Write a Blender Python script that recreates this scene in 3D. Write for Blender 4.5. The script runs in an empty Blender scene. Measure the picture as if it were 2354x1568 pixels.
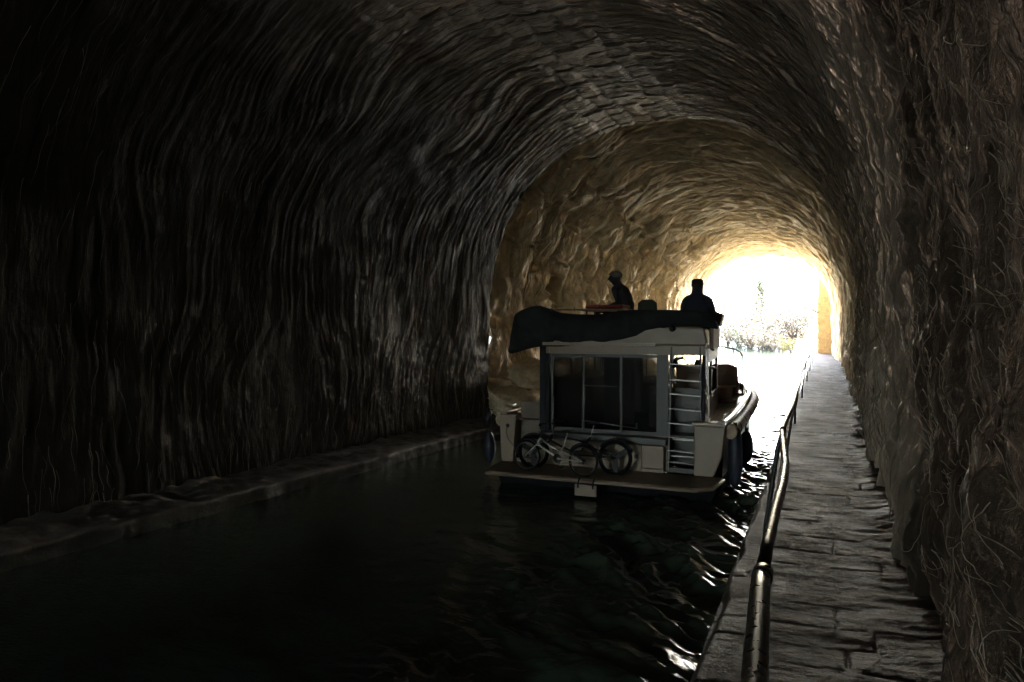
import bpy, math, random
import numpy as np
from mathutils import Vector, Matrix, Euler

random.seed(7)
rng = np.random.default_rng(11)
R = math.radians
SC = bpy.context.scene
COL = SC.collection
PI = math.pi

# ------------------------------------------------------------------ camera
CAM_Z = 2.7                                   # eye above the canal water
YAW, PITCH, FPX = R(22.92), R(1.31), 1700.0
cam = bpy.data.cameras.new('camera'); cam_o = bpy.data.objects.new('camera', cam)
COL.objects.link(cam_o); SC.camera = cam_o
cam.sensor_width = 36; cam.lens = 36 * FPX / 2353; cam.clip_start = 0.05; cam.clip_end = 2000
cam_o.location = (0, 0, CAM_Z); cam_o.rotation_euler = Euler((PI/2 - PITCH, 0, YAW))
CR = Euler((PI/2 - PITCH, 0, YAW)).to_matrix()

def ray(u, v): return CR @ Vector(((u - 1176.5)/FPX, -(v - 784)/FPX, -1))
def at(u, v, Y):                              # survey: sight line meets the cross plane at Y
    d = ray(u, v); t = Y/d.y
    return Vector((d.x*t, Y, CAM_Z + d.z*t))
def atz(u, v, Z):                             # survey: sight line meets the level Z
    d = ray(u, v); t = (Z - CAM_Z)/d.z
    return Vector((d.x*t, d.y*t, Z))

# ------------------------------------------------------------------ noise
def _h(ix, iy, iz, k):
    h = (ix.astype(np.int64)*374761393 + iy.astype(np.int64)*668265263 + iz.astype(np.int64)*2147483647 + k*1274126177) & 0xffffffff
    h = ((h ^ (h >> 13))*1274126177) & 0xffffffff
    h = ((h ^ (h >> 16))*2246822519) & 0xffffffff
    return ((h ^ (h >> 15)) & 0xffff)/65535.0
def noise(x, y, z=0, k=0):                    # smooth value noise, -1..1
    x, y, z = np.broadcast_arrays(np.asarray(x, float), np.asarray(y, float), np.asarray(z, float))
    ix, iy, iz = np.floor(x), np.floor(y), np.floor(z)
    fx, fy, fz = x-ix, y-iy, z-iz
    fx = fx*fx*fx*(fx*(fx*6-15)+10); fy = fy*fy*fy*(fy*(fy*6-15)+10); fz = fz*fz*(3-2*fz)
    r = 0
    for a in (0, 1):
        for b in (0, 1):
            c0 = _h(ix+a, iy+b, iz, k)
            w = (fx if a else 1-fx)*(fy if b else 1-fy)
            if np.any(fz): r = r + w*(c0*(1-fz) + _h(ix+a, iy+b, iz+1, k)*fz)
            else: r = r + w*c0
    return r*2-1
def fbm(x, y, z=0, k=0, o=4, lac=2.1, g=.5):
    r, a, f, t = 0, 1.0, 1.0, 0
    for i in range(o):
        r = r + a*noise(np.asarray(x)*f + i*7.3, np.asarray(y)*f + i*3.1, np.asarray(z)*f, k+i); t += a; a *= g; f *= lac
    return r/t
def worley(x, y, k=0):                        # F1, F2, cell value
    ix, iy = np.floor(x), np.floor(y)
    f1 = np.full(x.shape, 9.0); f2 = np.full(x.shape, 9.0); cv = np.zeros(x.shape)
    for a in (-1, 0, 1):
        for b in (-1, 0, 1):
            cx, cy = ix+a, iy+b; z0 = np.zeros_like(cx)
            d = np.hypot(cx + .1+.8*_h(cx, cy, z0, k) - x, cy + .1+.8*_h(cx, cy, z0, k+5) - y)
            v = _h(cx, cy, z0, k+9); m = d < f1
            f2 = np.where(m, f1, np.minimum(f2, d)); cv = np.where(m, v, cv); f1 = np.where(m, d, f1)
    return f1, f2, cv
def sstep(a, b, x):
    t = np.clip((np.asarray(x, float)-a)/(b-a), 0, 1); return t*t*(3-2*t)

# ------------------------------------------------------------------ objects
def tag(o, label=None, cat=None, group=None, kind=None):
    if label: o['label'] = label
    if cat: o['category'] = cat
    if group: o['group'] = group
    if kind: o['kind'] = kind
    return o
def empty(name, loc, rz=0, label=None, cat=None, group=None):
    o = bpy.data.objects.new(name, None); COL.objects.link(o); o.empty_display_size = .2
    o.location = loc; o.rotation_euler = (0, 0, rz)
    return tag(o, label, cat, group)
def wloc(o):
    p = Vector((0, 0, 0))
    while o is not None: p += Vector(o.location); o = o.parent
    return p
def link_mesh(name, me, mat, parent=None):
    o = bpy.data.objects.new(name, me); COL.objects.link(o)
    if mat is not None: me.materials.append(mat)
    if parent is not None: o.parent = parent
    return o
def np_mesh(name, V, F, mat, parent=None, smooth=True):
    me = bpy.data.meshes.new(name)
    V = np.asarray(V, np.float32).reshape(-1, 3); F = np.asarray(F, np.int32); n, k = F.shape
    me.vertices.add(len(V)); me.vertices.foreach_set('co', V.ravel())
    me.loops.add(n*k); me.loops.foreach_set('vertex_index', F.ravel())
    me.polygons.add(n); me.polygons.foreach_set('loop_start', np.arange(0, n*k, k, dtype=np.int32))
    me.polygons.foreach_set('loop_total', np.full(n, k, np.int32))
    me.polygons.foreach_set('use_smooth', np.full(n, smooth, bool))
    me.update(calc_edges=True); me.validate()
    return link_mesh(name, me, mat, parent)
def grid_faces(nr, nc, flip=False):
    i = np.arange(nr-1)[:, None]*nc + np.arange(nc-1)[None, :]
    q = np.stack([i, i+1, i+nc+1, i+nc], -1).reshape(-1, 4)
    return q[:, ::-1] if flip else q

class MB:
    def __init__(s): s.v = []; s.f = []; s.sm = []
    def add(s, V, F, smooth=False):
        b = len(s.v); s.v += [Vector(p) for p in V]
        for f in F: s.f.append([i+b for i in f]); s.sm.append(smooth)
        return s
    def box(s, x0, x1, y0, y1, z0, z1):
        return s.add([(x, y, z) for z in (z0, z1) for y in (y0, y1) for x in (x0, x1)],
                     [(0, 2, 3, 1), (4, 5, 7, 6), (0, 1, 5, 4), (2, 6, 7, 3), (0, 4, 6, 2), (1, 3, 7, 5)])
    def bar(s, a, b, w, h, up=(0, 0, 1)):     # box beam from a to b
        a, b = Vector(a), Vector(b); d = (b-a).normalized(); x = d.cross(Vector(up))
        if x.length < 1e-4: x = d.cross(Vector((1, 0, 0)))
        x.normalize(); y = x.cross(d)
        V = [p + x*(w/2*i) + y*(h/2*j) for p in (a, b) for i, j in ((-1, -1), (1, -1), (1, 1), (-1, 1))]
        return s.add(V, [(3, 2, 1, 0), (4, 5, 6, 7), (0, 1, 5, 4), (1, 2, 6, 5), (2, 3, 7, 6), (3, 0, 4, 7)])
    def tube(s, pts, r, n=10, closed=False, flat=1.0):
        pts = [Vector(p) for p in pts]; m = len(pts); rr = r if hasattr(r, '__len__') else [r]*m
        V = []; ref = None
        for i, p in enumerate(pts):
            a = pts[(i-1) % m] if closed or i else p; b = pts[(i+1) % m] if closed or i < m-1 else p
            d = (b-a).normalized()
            if ref is None: ref = d.cross(Vector((0, 0, 1))); ref = ref if ref.length > .05 else d.cross(Vector((1, 0, 0)))
            x = (ref - d*ref.dot(d)).normalized(); ref = x; y = d.cross(x)
            V += [p + x*math.cos(2*PI*k/n)*rr[i] + y*math.sin(2*PI*k/n)*rr[i]*flat for k in range(n)]
        F = [(i*n+k, i*n+(k+1) % n, ((i+1) % m)*n+(k+1) % n, ((i+1) % m)*n+k) for i in range(m if closed else m-1) for k in range(n)]
        s.add(V, F, True)
        if not closed:
            b = len(s.v)-m*n
            s.f += [[b+k for k in range(n)][::-1], [b+(m-1)*n+k for k in range(n)]]; s.sm += [False, False]
        return s
    def lathe(s, prof, n=16, o=(0, 0, 0), axis='z'):
        o = Vector(o); V = []
        for r, z in prof:
            for k in range(n):
                c, q = r*math.cos(2*PI*k/n), r*math.sin(2*PI*k/n)
                V.append(o + (Vector((c, q, z)) if axis == 'z' else Vector((c, z, q)) if axis == 'y' else Vector((z, c, q))))
        m = len(prof)
        F = [(i*n+k, i*n+(k+1) % n, (i+1)*n+(k+1) % n, (i+1)*n+k) for i in range(m-1) for k in range(n)]
        if axis == 'y': F = [f[::-1] for f in F]
        return s.add(V, F, True)
    def prism(s, poly, y0, y1, axis='y'):     # polygon in (x,z) [axis y] or (x,y) [axis z]
        n = len(poly)
        P = (lambda a, b, c: (a, c, b)) if axis == 'y' else (lambda a, b, c: (a, b, c))
        V = [P(a, b, y0) for a, b in poly] + [P(a, b, y1) for a, b in poly]
        F = [list(range(n)), list(range(2*n-1, n-1, -1))] + [(i, i+n, (i+1) % n+n, (i+1) % n) for i in range(n)]
        return s.add(V, F)
    def build(s, name, mat, parent=None, local=False, bevel=0, seg=2, fix=True, sub=0):
        off = Vector((0, 0, 0)) if local or parent is None else wloc(parent)
        me = bpy.data.meshes.new(name)
        me.from_pydata([tuple(p-off) for p in s.v], [], s.f)
        me.polygons.foreach_set('use_smooth', s.sm); me.update()
        if fix:
            import bmesh
            bm = bmesh.new(); bm.from_mesh(me); bmesh.ops.recalc_face_normals(bm, faces=bm.faces); bm.to_mesh(me); bm.free()
        o = link_mesh(name, me, mat, parent)
        if bevel:
            b = o.modifiers.new('bevel', 'BEVEL'); b.width = bevel; b.segments = seg; b.limit_method = 'ANGLE'; b.angle_limit = R(40)
        if sub:
            m = o.modifiers.new('sub', 'SUBSURF'); m.levels = m.render_levels = sub
        return o

# ------------------------------------------------------------------ materials
class NT:
    def __init__(s, name):
        s.m = bpy.data.materials.new(name); s.m.use_nodes = True; s.t = s.m.node_tree; s.n = s.t.nodes
        s.b = s.n['Principled BSDF']; s.c = s.n.new('ShaderNodeTexCoord').outputs['Object']
    def lk(s, a, b): s.t.links.new(a, b)
    def mapv(s, scale, src=None):
        m = s.n.new('ShaderNodeMapping'); m.inputs['Scale'].default_value = scale; s.lk(src or s.c, m.inputs['Vector']); return m.outputs[0]
    def noise(s, scale, detail=5, rough=.55, vec=None, dist=0):
        n = s.n.new('ShaderNodeTexNoise'); n.inputs['Scale'].default_value = scale; n.inputs['Detail'].default_value = detail
        n.inputs['Roughness'].default_value = rough; n.inputs['Distortion'].default_value = dist
        s.lk(vec or s.c, n.inputs['Vector']); return n.outputs['Fac']
    def vor(s, scale, vec=None, feature='F1', out='Distance'):
        n = s.n.new('ShaderNodeTexVoronoi'); n.feature = feature; n.inputs['Scale'].default_value = scale; s.lk(vec or s.c, n.inputs['Vector']); return n.outputs[out]
    def ramp(s, fac, stops):
        r = s.n.new('ShaderNodeValToRGB'); e = r.color_ramp.elements
        while len(e) < len(stops): e.new(.5)
        for k, (p, c) in enumerate(stops): e[k].position = p; e[k].color = (*c, 1) if len(c) == 3 else c
        s.lk(fac, r.inputs[0]); return r.outputs[0]
    def mix(s, fac, a, b, mode='MIX'):
        m = s.n.new('ShaderNodeMix'); m.data_type = 'RGBA'; m.blend_type = mode
        for k, v in ((0, fac), (6, a), (7, b)):
            if hasattr(v, 'is_linked'): s.lk(v, m.inputs[k])
            elif k == 0: m.inputs[k].default_value = v
            else: m.inputs[k].default_value = (*v, 1)
        return m.outputs[2]
    def bump(s, h, strength, dist, nrm=None):
        b = s.n.new('ShaderNodeBump'); b.inputs['Strength'].default_value = strength; b.inputs['Distance'].default_value = dist
        s.lk(h, b.inputs['Height'])
        if nrm: s.lk(nrm, b.inputs['Normal'])
        return b.outputs[0]
    def set(s, **k):
        for n, v in k.items():
            i = s.b.inputs[n.replace('_', ' ')]
            if hasattr(v, 'is_linked'): s.lk(v, i)
            elif isinstance(v, tuple): i.default_value = (*v, 1)
            else: i.default_value = v
        return s
def g3(v): return (v, v, v)

def mat_paint(name, col, rough=.4, dirt=.3, metal=0, bump=.1, scale=4, spec=.5):
    t = NT(name)
    f = t.noise(scale, 6, .6); f2 = t.noise(scale*9, 4, .6)
    dark = tuple(c*(1-dirt) for c in col)
    c = t.mix(t.ramp(f, [(.35, g3(0)), (.7, g3(1))]), col, dark)
    t.set(Base_Color=c, Metallic=metal, Specular_IOR_Level=spec, Roughness=t.ramp(f2, [(.3, g3(max(0, rough-.1))), (.75, g3(min(1, rough+.15)))]),
          Normal=t.bump(f2, bump, .004))
    return t.m

M = {}
M['white'] = mat_paint('cream_gelcoat', (.30, .225, .16), .38, .18)
M['deckpaint'] = mat_paint('deck_paint', (.36, .275, .205), .28, .2)
M['wooddeck'] = mat_paint('teak_platform', (.25, .17, .11), .55, .35, scale=7)
M['hullblack'] = mat_paint('dark_antifouling', (.006, .007, .009), .6, .4, spec=.08)
M['navy'] = mat_paint('dark_blue_vinyl', (.012, .014, .02), .6, .3, spec=.25)
M['frame'] = mat_paint('door_frame_grey', (.07, .068, .064), .45, .2)
M['steel'] = mat_paint('stainless_steel', (.26, .25, .24), .36, .15, 1.0, .03)
M['alu'] = mat_paint('bike_frame_silver', (.55, .52, .47), .3, .15, .3, .03)
M['bikedark'] = mat_paint('black_bike_frame', (.012, .012, .014), .5, .2, spec=.3)
M['rubber'] = mat_paint('tyre_rubber', (.006, .006, .007), .8, .3, spec=.1)
M['blackplastic'] = mat_paint('black_plastic', (.02, .02, .022), .5, .3)
M['fender'] = mat_paint('fender_navy_vinyl', (.02, .024, .04), .5, .4)
M['rubrail'] = mat_paint('weathered_rub_rail', (.5, .36, .25), .55, .5, scale=9)
M['wood'] = mat_paint('orange_varnished_wood', (.16, .075, .035), .4, .35, scale=8)
M['interior'] = mat_paint('cabin_lining', (.22, .20, .175), .5, .2)
M['cabinet'] = mat_paint('cabin_cabinet', (.34, .29, .24), .5, .2)
M['panel'] = mat_paint('shaded_tan_panel', (.17, .13, .10), .5, .25)  # plain darker tan of the side panel
M['red'] = mat_paint('red_vinyl', (.35, .03, .02), .45, .3)
M['seatbrown'] = mat_paint('brown_seat_vinyl', (.30, .22, .18), .45, .25)
M['skin'] = mat_paint('skin', (.42, .25, .17), .5, .12)
M['hair'] = mat_paint('dark_hair', (.03, .02, .015), .6, .3)
M['greyhair'] = mat_paint('grey_hair', (.22, .2, .18), .6, .3)
M['shirtdark'] = mat_paint('dark_shirt_cloth', (.045, .045, .055), .85, .25)
M['shirtblue'] = mat_paint('navy_jacket_cloth', (.03, .035, .06), .85, .25)
M['green'] = mat_paint('green_canvas', (.04, .055, .04), .8, .3)
M['iron'] = mat_paint('painted_iron_rail', (.016, .015, .016), .32, .35, 0, .02, 3, .4)

t = NT('dark_canopy_canvas')
f = t.noise(2.2, 5, .55); w = t.n.new('ShaderNodeTexWave'); w.inputs['Scale'].default_value = 1.6; w.inputs['Distortion'].default_value = 6; w.inputs['Detail'].default_value = 3
t.lk(t.c, w.inputs['Vector'])
t.set(Base_Color=t.ramp(f, [(.3, (.014, .017, .018)), (.7, (.030, .035, .034))]), Roughness=.8, Specular_IOR_Level=.3, Normal=t.bump(w.outputs['Fac'], .35, .03, t.bump(t.noise(60), .15, .003)))
M['canvas'] = t.m

def glass(name, tint):
    t = NT(name); n = t.n
    tr = n.new('ShaderNodeBsdfTransparent'); tr.inputs[0].default_value = (*tint, 1)
    gl = n.new('ShaderNodeBsdfGlossy'); gl.inputs['Roughness'].default_value = .03; gl.inputs[0].default_value = (.22, .22, .22, 1)
    fr = n.new('ShaderNodeFresnel'); fr.inputs[0].default_value = 1.45
    mx = n.new('ShaderNodeMixShader'); t.lk(fr.outputs[0], mx.inputs[0]); t.lk(tr.outputs[0], mx.inputs[1]); t.lk(gl.outputs[0], mx.inputs[2])
    t.lk(mx.outputs[0], n['Material Output'].inputs['Surface']); return t.m
M['glass'] = glass('smoked_glass', (.50, .51, .51))
M['clear'] = glass('window_glass', (.85, .86, .86))

# rock of the tunnel: pale limestone, darker earthy stains, wet sheen in patches
def rock(name, a, b, c, streak=(1, 1, 1), rough=(.5, .9), bmp=.6, spec=.4, bd=.05, soil=False):
    t = NT(name)
    big = t.noise(.55, 6, .6); mid = t.noise(3.2, 8, .65); fine = t.noise(1, 8, .7, t.mapv(streak))
    col = t.mix(t.ramp(big, [(.35, g3(0)), (.65, g3(1))]), a, b)
    col = t.mix(t.ramp(mid, [(.45, g3(0)), (.75, g3(.8))]), col, c)
    col = t.mix(t.ramp(fine, [(.3, g3(.6)), (.55, g3(0))]), col, tuple(x*.45 for x in c))
    if soil:                                      # dark root-bound earth on the damp left wall, plus painted near-end shade, ragged borders
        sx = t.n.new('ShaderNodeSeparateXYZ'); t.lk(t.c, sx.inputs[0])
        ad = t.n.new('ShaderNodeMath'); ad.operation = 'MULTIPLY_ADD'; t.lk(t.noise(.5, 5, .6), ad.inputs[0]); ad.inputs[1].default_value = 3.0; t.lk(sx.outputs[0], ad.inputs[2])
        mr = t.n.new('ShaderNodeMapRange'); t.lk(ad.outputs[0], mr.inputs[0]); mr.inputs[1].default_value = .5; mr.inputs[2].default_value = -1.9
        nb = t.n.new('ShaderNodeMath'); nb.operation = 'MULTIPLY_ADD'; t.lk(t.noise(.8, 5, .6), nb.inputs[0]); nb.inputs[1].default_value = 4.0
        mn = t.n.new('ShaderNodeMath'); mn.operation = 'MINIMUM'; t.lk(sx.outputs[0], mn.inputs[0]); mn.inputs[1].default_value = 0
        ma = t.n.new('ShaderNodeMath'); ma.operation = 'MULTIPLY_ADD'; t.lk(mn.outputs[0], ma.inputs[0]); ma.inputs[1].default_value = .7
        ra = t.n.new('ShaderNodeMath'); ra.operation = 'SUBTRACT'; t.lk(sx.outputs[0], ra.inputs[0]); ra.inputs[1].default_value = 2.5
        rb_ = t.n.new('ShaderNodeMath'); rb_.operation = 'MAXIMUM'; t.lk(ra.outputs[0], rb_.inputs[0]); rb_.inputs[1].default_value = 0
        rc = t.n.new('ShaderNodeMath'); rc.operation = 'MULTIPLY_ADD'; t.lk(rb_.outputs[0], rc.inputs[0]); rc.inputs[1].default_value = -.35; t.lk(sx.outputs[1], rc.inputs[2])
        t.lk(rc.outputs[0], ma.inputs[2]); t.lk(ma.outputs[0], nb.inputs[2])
        near_shade = t.n.new('ShaderNodeMapRange'); t.lk(nb.outputs[0], near_shade.inputs[0]); near_shade.inputs[1].default_value = -8.6; near_shade.inputs[2].default_value = -11.8
        mx_ = t.n.new('ShaderNodeMath'); mx_.operation = 'MAXIMUM'; t.lk(mr.outputs[0], mx_.inputs[0]); t.lk(near_shade.outputs[0], mx_.inputs[1])
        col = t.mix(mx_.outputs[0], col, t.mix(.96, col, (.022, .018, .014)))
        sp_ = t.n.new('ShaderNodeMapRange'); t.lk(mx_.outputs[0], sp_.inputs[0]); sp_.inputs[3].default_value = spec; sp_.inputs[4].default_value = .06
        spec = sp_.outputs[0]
    grain = t.noise(38, 6, .7)
    n1 = t.bump(t.noise(11, 8, .75), .5, .04, t.bump(fine, bmp, bd)); n2 = t.bump(grain, .6, .012, n1)
    t.set(Base_Color=col, Roughness=t.ramp(mid, [(.3, g3(rough[0])), (.7, g3(rough[1]))]), Specular_IOR_Level=spec, Normal=n2)
    return t.m
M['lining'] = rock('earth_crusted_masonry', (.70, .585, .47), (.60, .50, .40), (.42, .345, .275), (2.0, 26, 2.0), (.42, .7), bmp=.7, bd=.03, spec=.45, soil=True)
M['rock'] = rock('bare_sandstone', (.72, .60, .42), (.62, .515, .355), (.45, .37, .25), (3, 7, 3), bmp=.5)
M['boulder'] = rock('strata_sandstone', (.55, .45, .31), (.44, .35, .24), (.28, .22, .15), (14, 3, 5))
M['paving'] = rock('worn_paving_stone', (.068, .041, .027), (.049, .030, .020), (.026, .0165, .0115), (3, 12, 3), (.48, .8), .5, .2)
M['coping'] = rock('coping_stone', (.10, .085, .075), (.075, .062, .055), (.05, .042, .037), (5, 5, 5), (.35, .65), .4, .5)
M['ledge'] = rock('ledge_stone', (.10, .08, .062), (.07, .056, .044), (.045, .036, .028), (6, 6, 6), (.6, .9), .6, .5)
M['ashlar'] = rock('yellow_limestone', (.40, .30, .155), (.35, .26, .14), (.29, .215, .115), (3, 3, 3), (.7, .9), .15)
M['soil'] = rock('dry_pale_ground', (.62, .56, .44), (.55, .5, .4), (.42, .38, .27), (2, 2, 2), (.8, .95), .4)

t = NT('root_fibre'); f = t.noise(6, 4); c_ = t.ramp(f, [(.3, (.12, .095, .07)), (.7, (.42, .35, .27))]); t.set(Base_Color=c_, Roughness=.45, Specular_IOR_Level=.6)
tl = t.n.new('ShaderNodeBsdfTranslucent'); t.lk(c_, tl.inputs['Color']); mx = t.n.new('ShaderNodeMixShader'); mx.inputs[0].default_value = .3
t.lk(t.b.outputs[0], mx.inputs[1]); t.lk(tl.outputs[0], mx.inputs[2]); t.lk(mx.outputs[0], t.n['Material Output'].inputs['Surface']); M['root'] = t.m
t = NT('pale_root'); f = t.noise(6, 4); t.set(Base_Color=t.ramp(f, [(.3, (.26, .22, .17)), (.7, (.48, .43, .36))]), Roughness=.75, Specular_IOR_Level=.1); M['paleroot'] = t.m
t = NT('canal_water')
n1 = t.noise(2.4, 4, .6, t.mapv((1, 1.6, 1))); n2 = t.noise(11, 3, .6, t.mapv((1, 1.9, 1)))
t.set(Base_Color=(.05, .068, .048), Roughness=.06, IOR=1.33, Specular_IOR_Level=.5, Normal=t.bump(n2, .35, .02, t.bump(n1, .10, .06))); M['water'] = t.m
t = NT('bark'); f = t.noise(9, 5); t.set(Base_Color=t.ramp(f, [(.3, (.03, .022, .016)), (.7, (.06, .046, .034))]), Roughness=.9); M['bark'] = t.m
def leafmat(name, a, b):
    t = NT(name); f = t.noise(1.4, 4); t.set(Base_Color=t.ramp(f, [(.3, a), (.7, b)]), Roughness=.7); return t.m
M['leafdry'] = leafmat('dry_leaves', (.08, .06, .036), (.13, .10, .062))
M['leafpale'] = leafmat('pale_dry_leaves', (.11, .09, .058), (.18, .15, .10))
M['leafgreen'] = leafmat('grey_green_leaves', (.055, .06, .034), (.10, .10, .058))
M['leafyellow'] = leafmat('yellow_green_leaves', (.085, .078, .016), (.13, .118, .03))

# ------------------------------------------------------------------ tunnel
PATH_Z = 1.1
def wall_left(Y): return -9.6 + .07*Y
def section(Y, far):
    """right foot x, left foot x, crown z, spring z for one cross-section"""
    if not far: return .56 + .08*sstep(8, 18, Y), wall_left(Y), 7.6, 2.75
    k = np.clip((Y-18)/24.0, 0, 1.02)
    q = 1-sstep(0, 3.5, Y-18)
    return .64 + .35*q - .30*sstep(.6, 1, k), -8.85 + 2.6*k**1.1, 7.55 + .45*q - 1.15*k, 2.75 + .55*k
NW_R, NA, NW_L = 50, 270, 70
def vault_base(Ys, far):
    Ys = np.asarray(Ys, float)[:, None]
    xr, xl, zc, zs = section(Ys, far)
    one = np.ones_like(Ys)
    xr, xl, zc, zs = xr*one, xl*one, zc*one, zs*one
    a = np.linspace(0, 1, NW_R)[None, :]; th = np.linspace(0, PI, NA+2)[1:-1][None, :]; b = np.linspace(0, 1, NW_L)[None, :]
    cx, hw = (xr+xl)/2, (xr-xl)/2; e = 2/2.2
    ct, st = np.cos(th), np.sin(th)
    Xr = xr*np.ones_like(a); Zr = PATH_Z-.25 + (zs-PATH_Z+.25)*a
    Xa = cx + hw*np.sign(ct)*np.abs(ct)**e; Za = zs + (zc-zs)*np.abs(st)**e
    Xl = xl*np.ones_like(b); Zl = zs + (-.1-zs)*b
    X = np.concatenate([Xr*np.ones_like(Zr), Xa, Xl], 1); Z = np.concatenate([Zr, Za, Zl*np.ones_like(Xl)], 1)
    Y = Ys*np.ones_like(X)
    ds = np.hypot(np.diff(X, axis=1), np.diff(Z, axis=1)); s = np.concatenate([np.zeros((len(Ys), 1)), np.cumsum(ds, 1)], 1)
    s0 = s[:, NW_R+NA//2][:, None]
    tx, tz = np.gradient(X, axis=1), np.gradient(Z, axis=1); L = np.hypot(tx, tz)+1e-9
    return X, Y, Z, s-s0, -tz/L, tx/L                    # normal: into the tunnel
def disp_near(s, Y):
    w = 1.3*fbm(s*.25, Y*.2, 0, 3, 2) + .22*fbm(s*.7, Y*.5, 0, 5, 2)
    Yw = Y + w
    st = noise(s*.7, Yw*6, 0, 20)*.016 + noise(s*1.0, Yw*13, 0, 21)*.018 + noise(s*1.5, Yw*25, 0, 22)*.013 + noise(s*2.2, Yw*40, 0, 24)*.006
    st = st*.8 - .03*np.abs(noise(s*.6, Yw*3.1, 0, 23))
    st = st*(1-.45*sstep(2.2, 4.5, s))
    lump = fbm(s*.55, Y*.4, 0, 30, 2)*.07 + fbm(s*2.2, Y*1.6, 0, 33, 3)*.035
    # rougher, pitted foot of the right-hand wall
    rw_ = sstep(-3.5, -6.5, s)
    st = st + rw_*(.06*noise(s*2.2, Y*5.5, 0, 34) + .03*noise(s*5, Y*9, 0, 35) + .045*fbm(s*8, Y*13, 0, 37, 4)  - .025*sstep(.2, .7, noise(s*1.6, Y*3.2, 0, 36)))
    # bare blocks left open along the crown
    m = sstep(1.9, 1.0, np.abs(s - .3 + 1.0*fbm(s*.3, Y*.3, 0, 40, 2))) * sstep(-.35, .05, fbm(s*.5, Y*.35, 0, 44, 2)+.15)
    wx, wy = s + .12*fbm(s*1.5, Y*1.5, 0, 50, 2), Y + .12*fbm(s*1.5, Y*1.5, 0, 52, 2)
    row = np.floor(wx/.42); h0 = _h(row, row*0, row*0, 61)
    fx = wx/.42-row; fy0 = wy/(.5+.4*h0) + h0*7; c = np.floor(fy0); fy = fy0-c
    edge = np.minimum(np.minimum(fx, 1-fx)*.42, np.minimum(fy, 1-fy)*.6)
    bl = -.055*sstep(.045, .0, edge) + (.05*_h(row, c, row*0, 63)-.025) + fbm(s*6, Y*6, 0, 65, 3)*.008
    return lump + st*(1-m) + bl*m
def disp_far(s, Y, X, Z):
    ws, wy = s + .5*fbm(s*.6, Y*.6, 0, 70, 3), Y + .5*fbm(s*.6, Y*.6, 0, 73, 3)
    f1, f2, cv = worley(ws/1.3, wy/1.3, 75); g1, g2, gv = worley(ws/.42 + wy*.4, wy/.5, 85)
    bulge = .58*np.maximum(1-f1, 0)**.7*(.4+.6*cv) - .05 + .10*np.maximum(1-g1, 0)*(.3+gv)
    rid = .16*np.exp(-((f2-f1)/.06)**2)*(noise(s*1.3, Y*1.3, 0, 90) > -.1) + .06*np.exp(-((g2-g1)/.07)**2)*(.5+.5*noise(s*.9, Y*.9, 0, 91))
    left = sstep(.2, 2.6, s + .8*fbm(s*.4, Y*.4, 0, 94, 2)) * sstep(42, 34, Y + 1.5*noise(s*.6, Y*.4, 0, 95))
    Yw = Y + .8*fbm(s*.4, Y*.35, 0, 96, 3)
    st = noise(s*1.3, Yw*4.5, 0, 97)*.06 + noise(s*2.2, Yw*9, 0, 98)*.045 + noise(s*4, Yw*17, 0, 99)*.025 - .09*np.abs(noise(s*.8, Yw*2, 0, 100))
    lump = fbm(s*.6, Y*.5, 0, 102, 4)*.14
    hole = np.exp(-(((Y-22.6)/.50)**2 + ((Z-3.95)/.46)**2)**4)*(s > 2)
    base = (s > 0)*sstep(2.0, .6, Z)*.5*(.6+.4*noise(Y*.8, Z*.8, 0, 105))
    return lump*.8 + st*(1-left) + (bulge*1.05 + rid + fbm(s*3, Y*3, 0, 107, 4)*.06)*left - 1.1*hole + base
near_Y = np.concatenate([np.arange(-46, 1.6, .8), np.arange(1.6, 18.06, .021)])
far_Y = np.arange(18.0, 42.2, .042)
tunnel = empty('tunnel', (-4, 18, 0), 0, 'dark canal tunnel with root-covered vault opening to daylight at its far end', 'tunnel')
TO = np.array([-4, 18, 0])
X, Y, Z, S, NX, NZ = vault_base(near_Y, False)
D = disp_near(S, Y)
D = D*sstep(0, .35, np.minimum(Z-PATH_Z+.4, 1) + (S > 0))
V = np.stack([X+NX*D, Y + .06*noise(S*.8, Y*0+2, 0, 111)*(Y > 17.5), Z+NZ*D], -1)
near_S, near_V, near_N = S, V, np.stack([NX, 0*NX, NZ], -1)
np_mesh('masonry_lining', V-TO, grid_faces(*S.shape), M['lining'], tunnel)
# broken end of the lining: the ring one sees where it stops
k = -1
inner = V[k]; n2 = near_N[k]; ring = [inner, inner + np.array([0, .14, 0]) - n2*.06, inner + np.array([0, .12, 0]) - n2*3.5]
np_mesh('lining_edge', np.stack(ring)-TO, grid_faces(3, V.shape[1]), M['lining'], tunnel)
X, Y, Z, S, NX, NZ = vault_base(far_Y, True)
D = disp_far(S, Y, X, Z)
D = D*sstep(0, .35, np.minimum(Z-PATH_Z+.4, 1) + (S > 0))
V = np.stack([X+NX*D, Y, Z+NZ*D], -1); far_S, far_V, far_N = S, V, np.stack([NX, 0*NX, NZ], -1)
np_mesh('rock_lining', V-TO, grid_faces(*S.shape), M['rock'], tunnel)
# outer face of the portal: a cliff of the same stone round the opening
inner = V[-1]; nn = far_N[-1]; rings = [inner]
for d, dy in ((.3, .25), (1.0, .35), (3, .1), (8, -.6), (16, -3)):
    rings.append(inner - nn*d + np.array([0, dy, 0]) + np.stack([0*S[0], .25*noise(S[0]*1.1, S[0]*0+d, 0, 120), 0*S[0]], -1))
np_mesh('portal_face', np.stack(rings)-TO, grid_faces(len(rings), V.shape[1]), M['rock'], tunnel)

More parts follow.
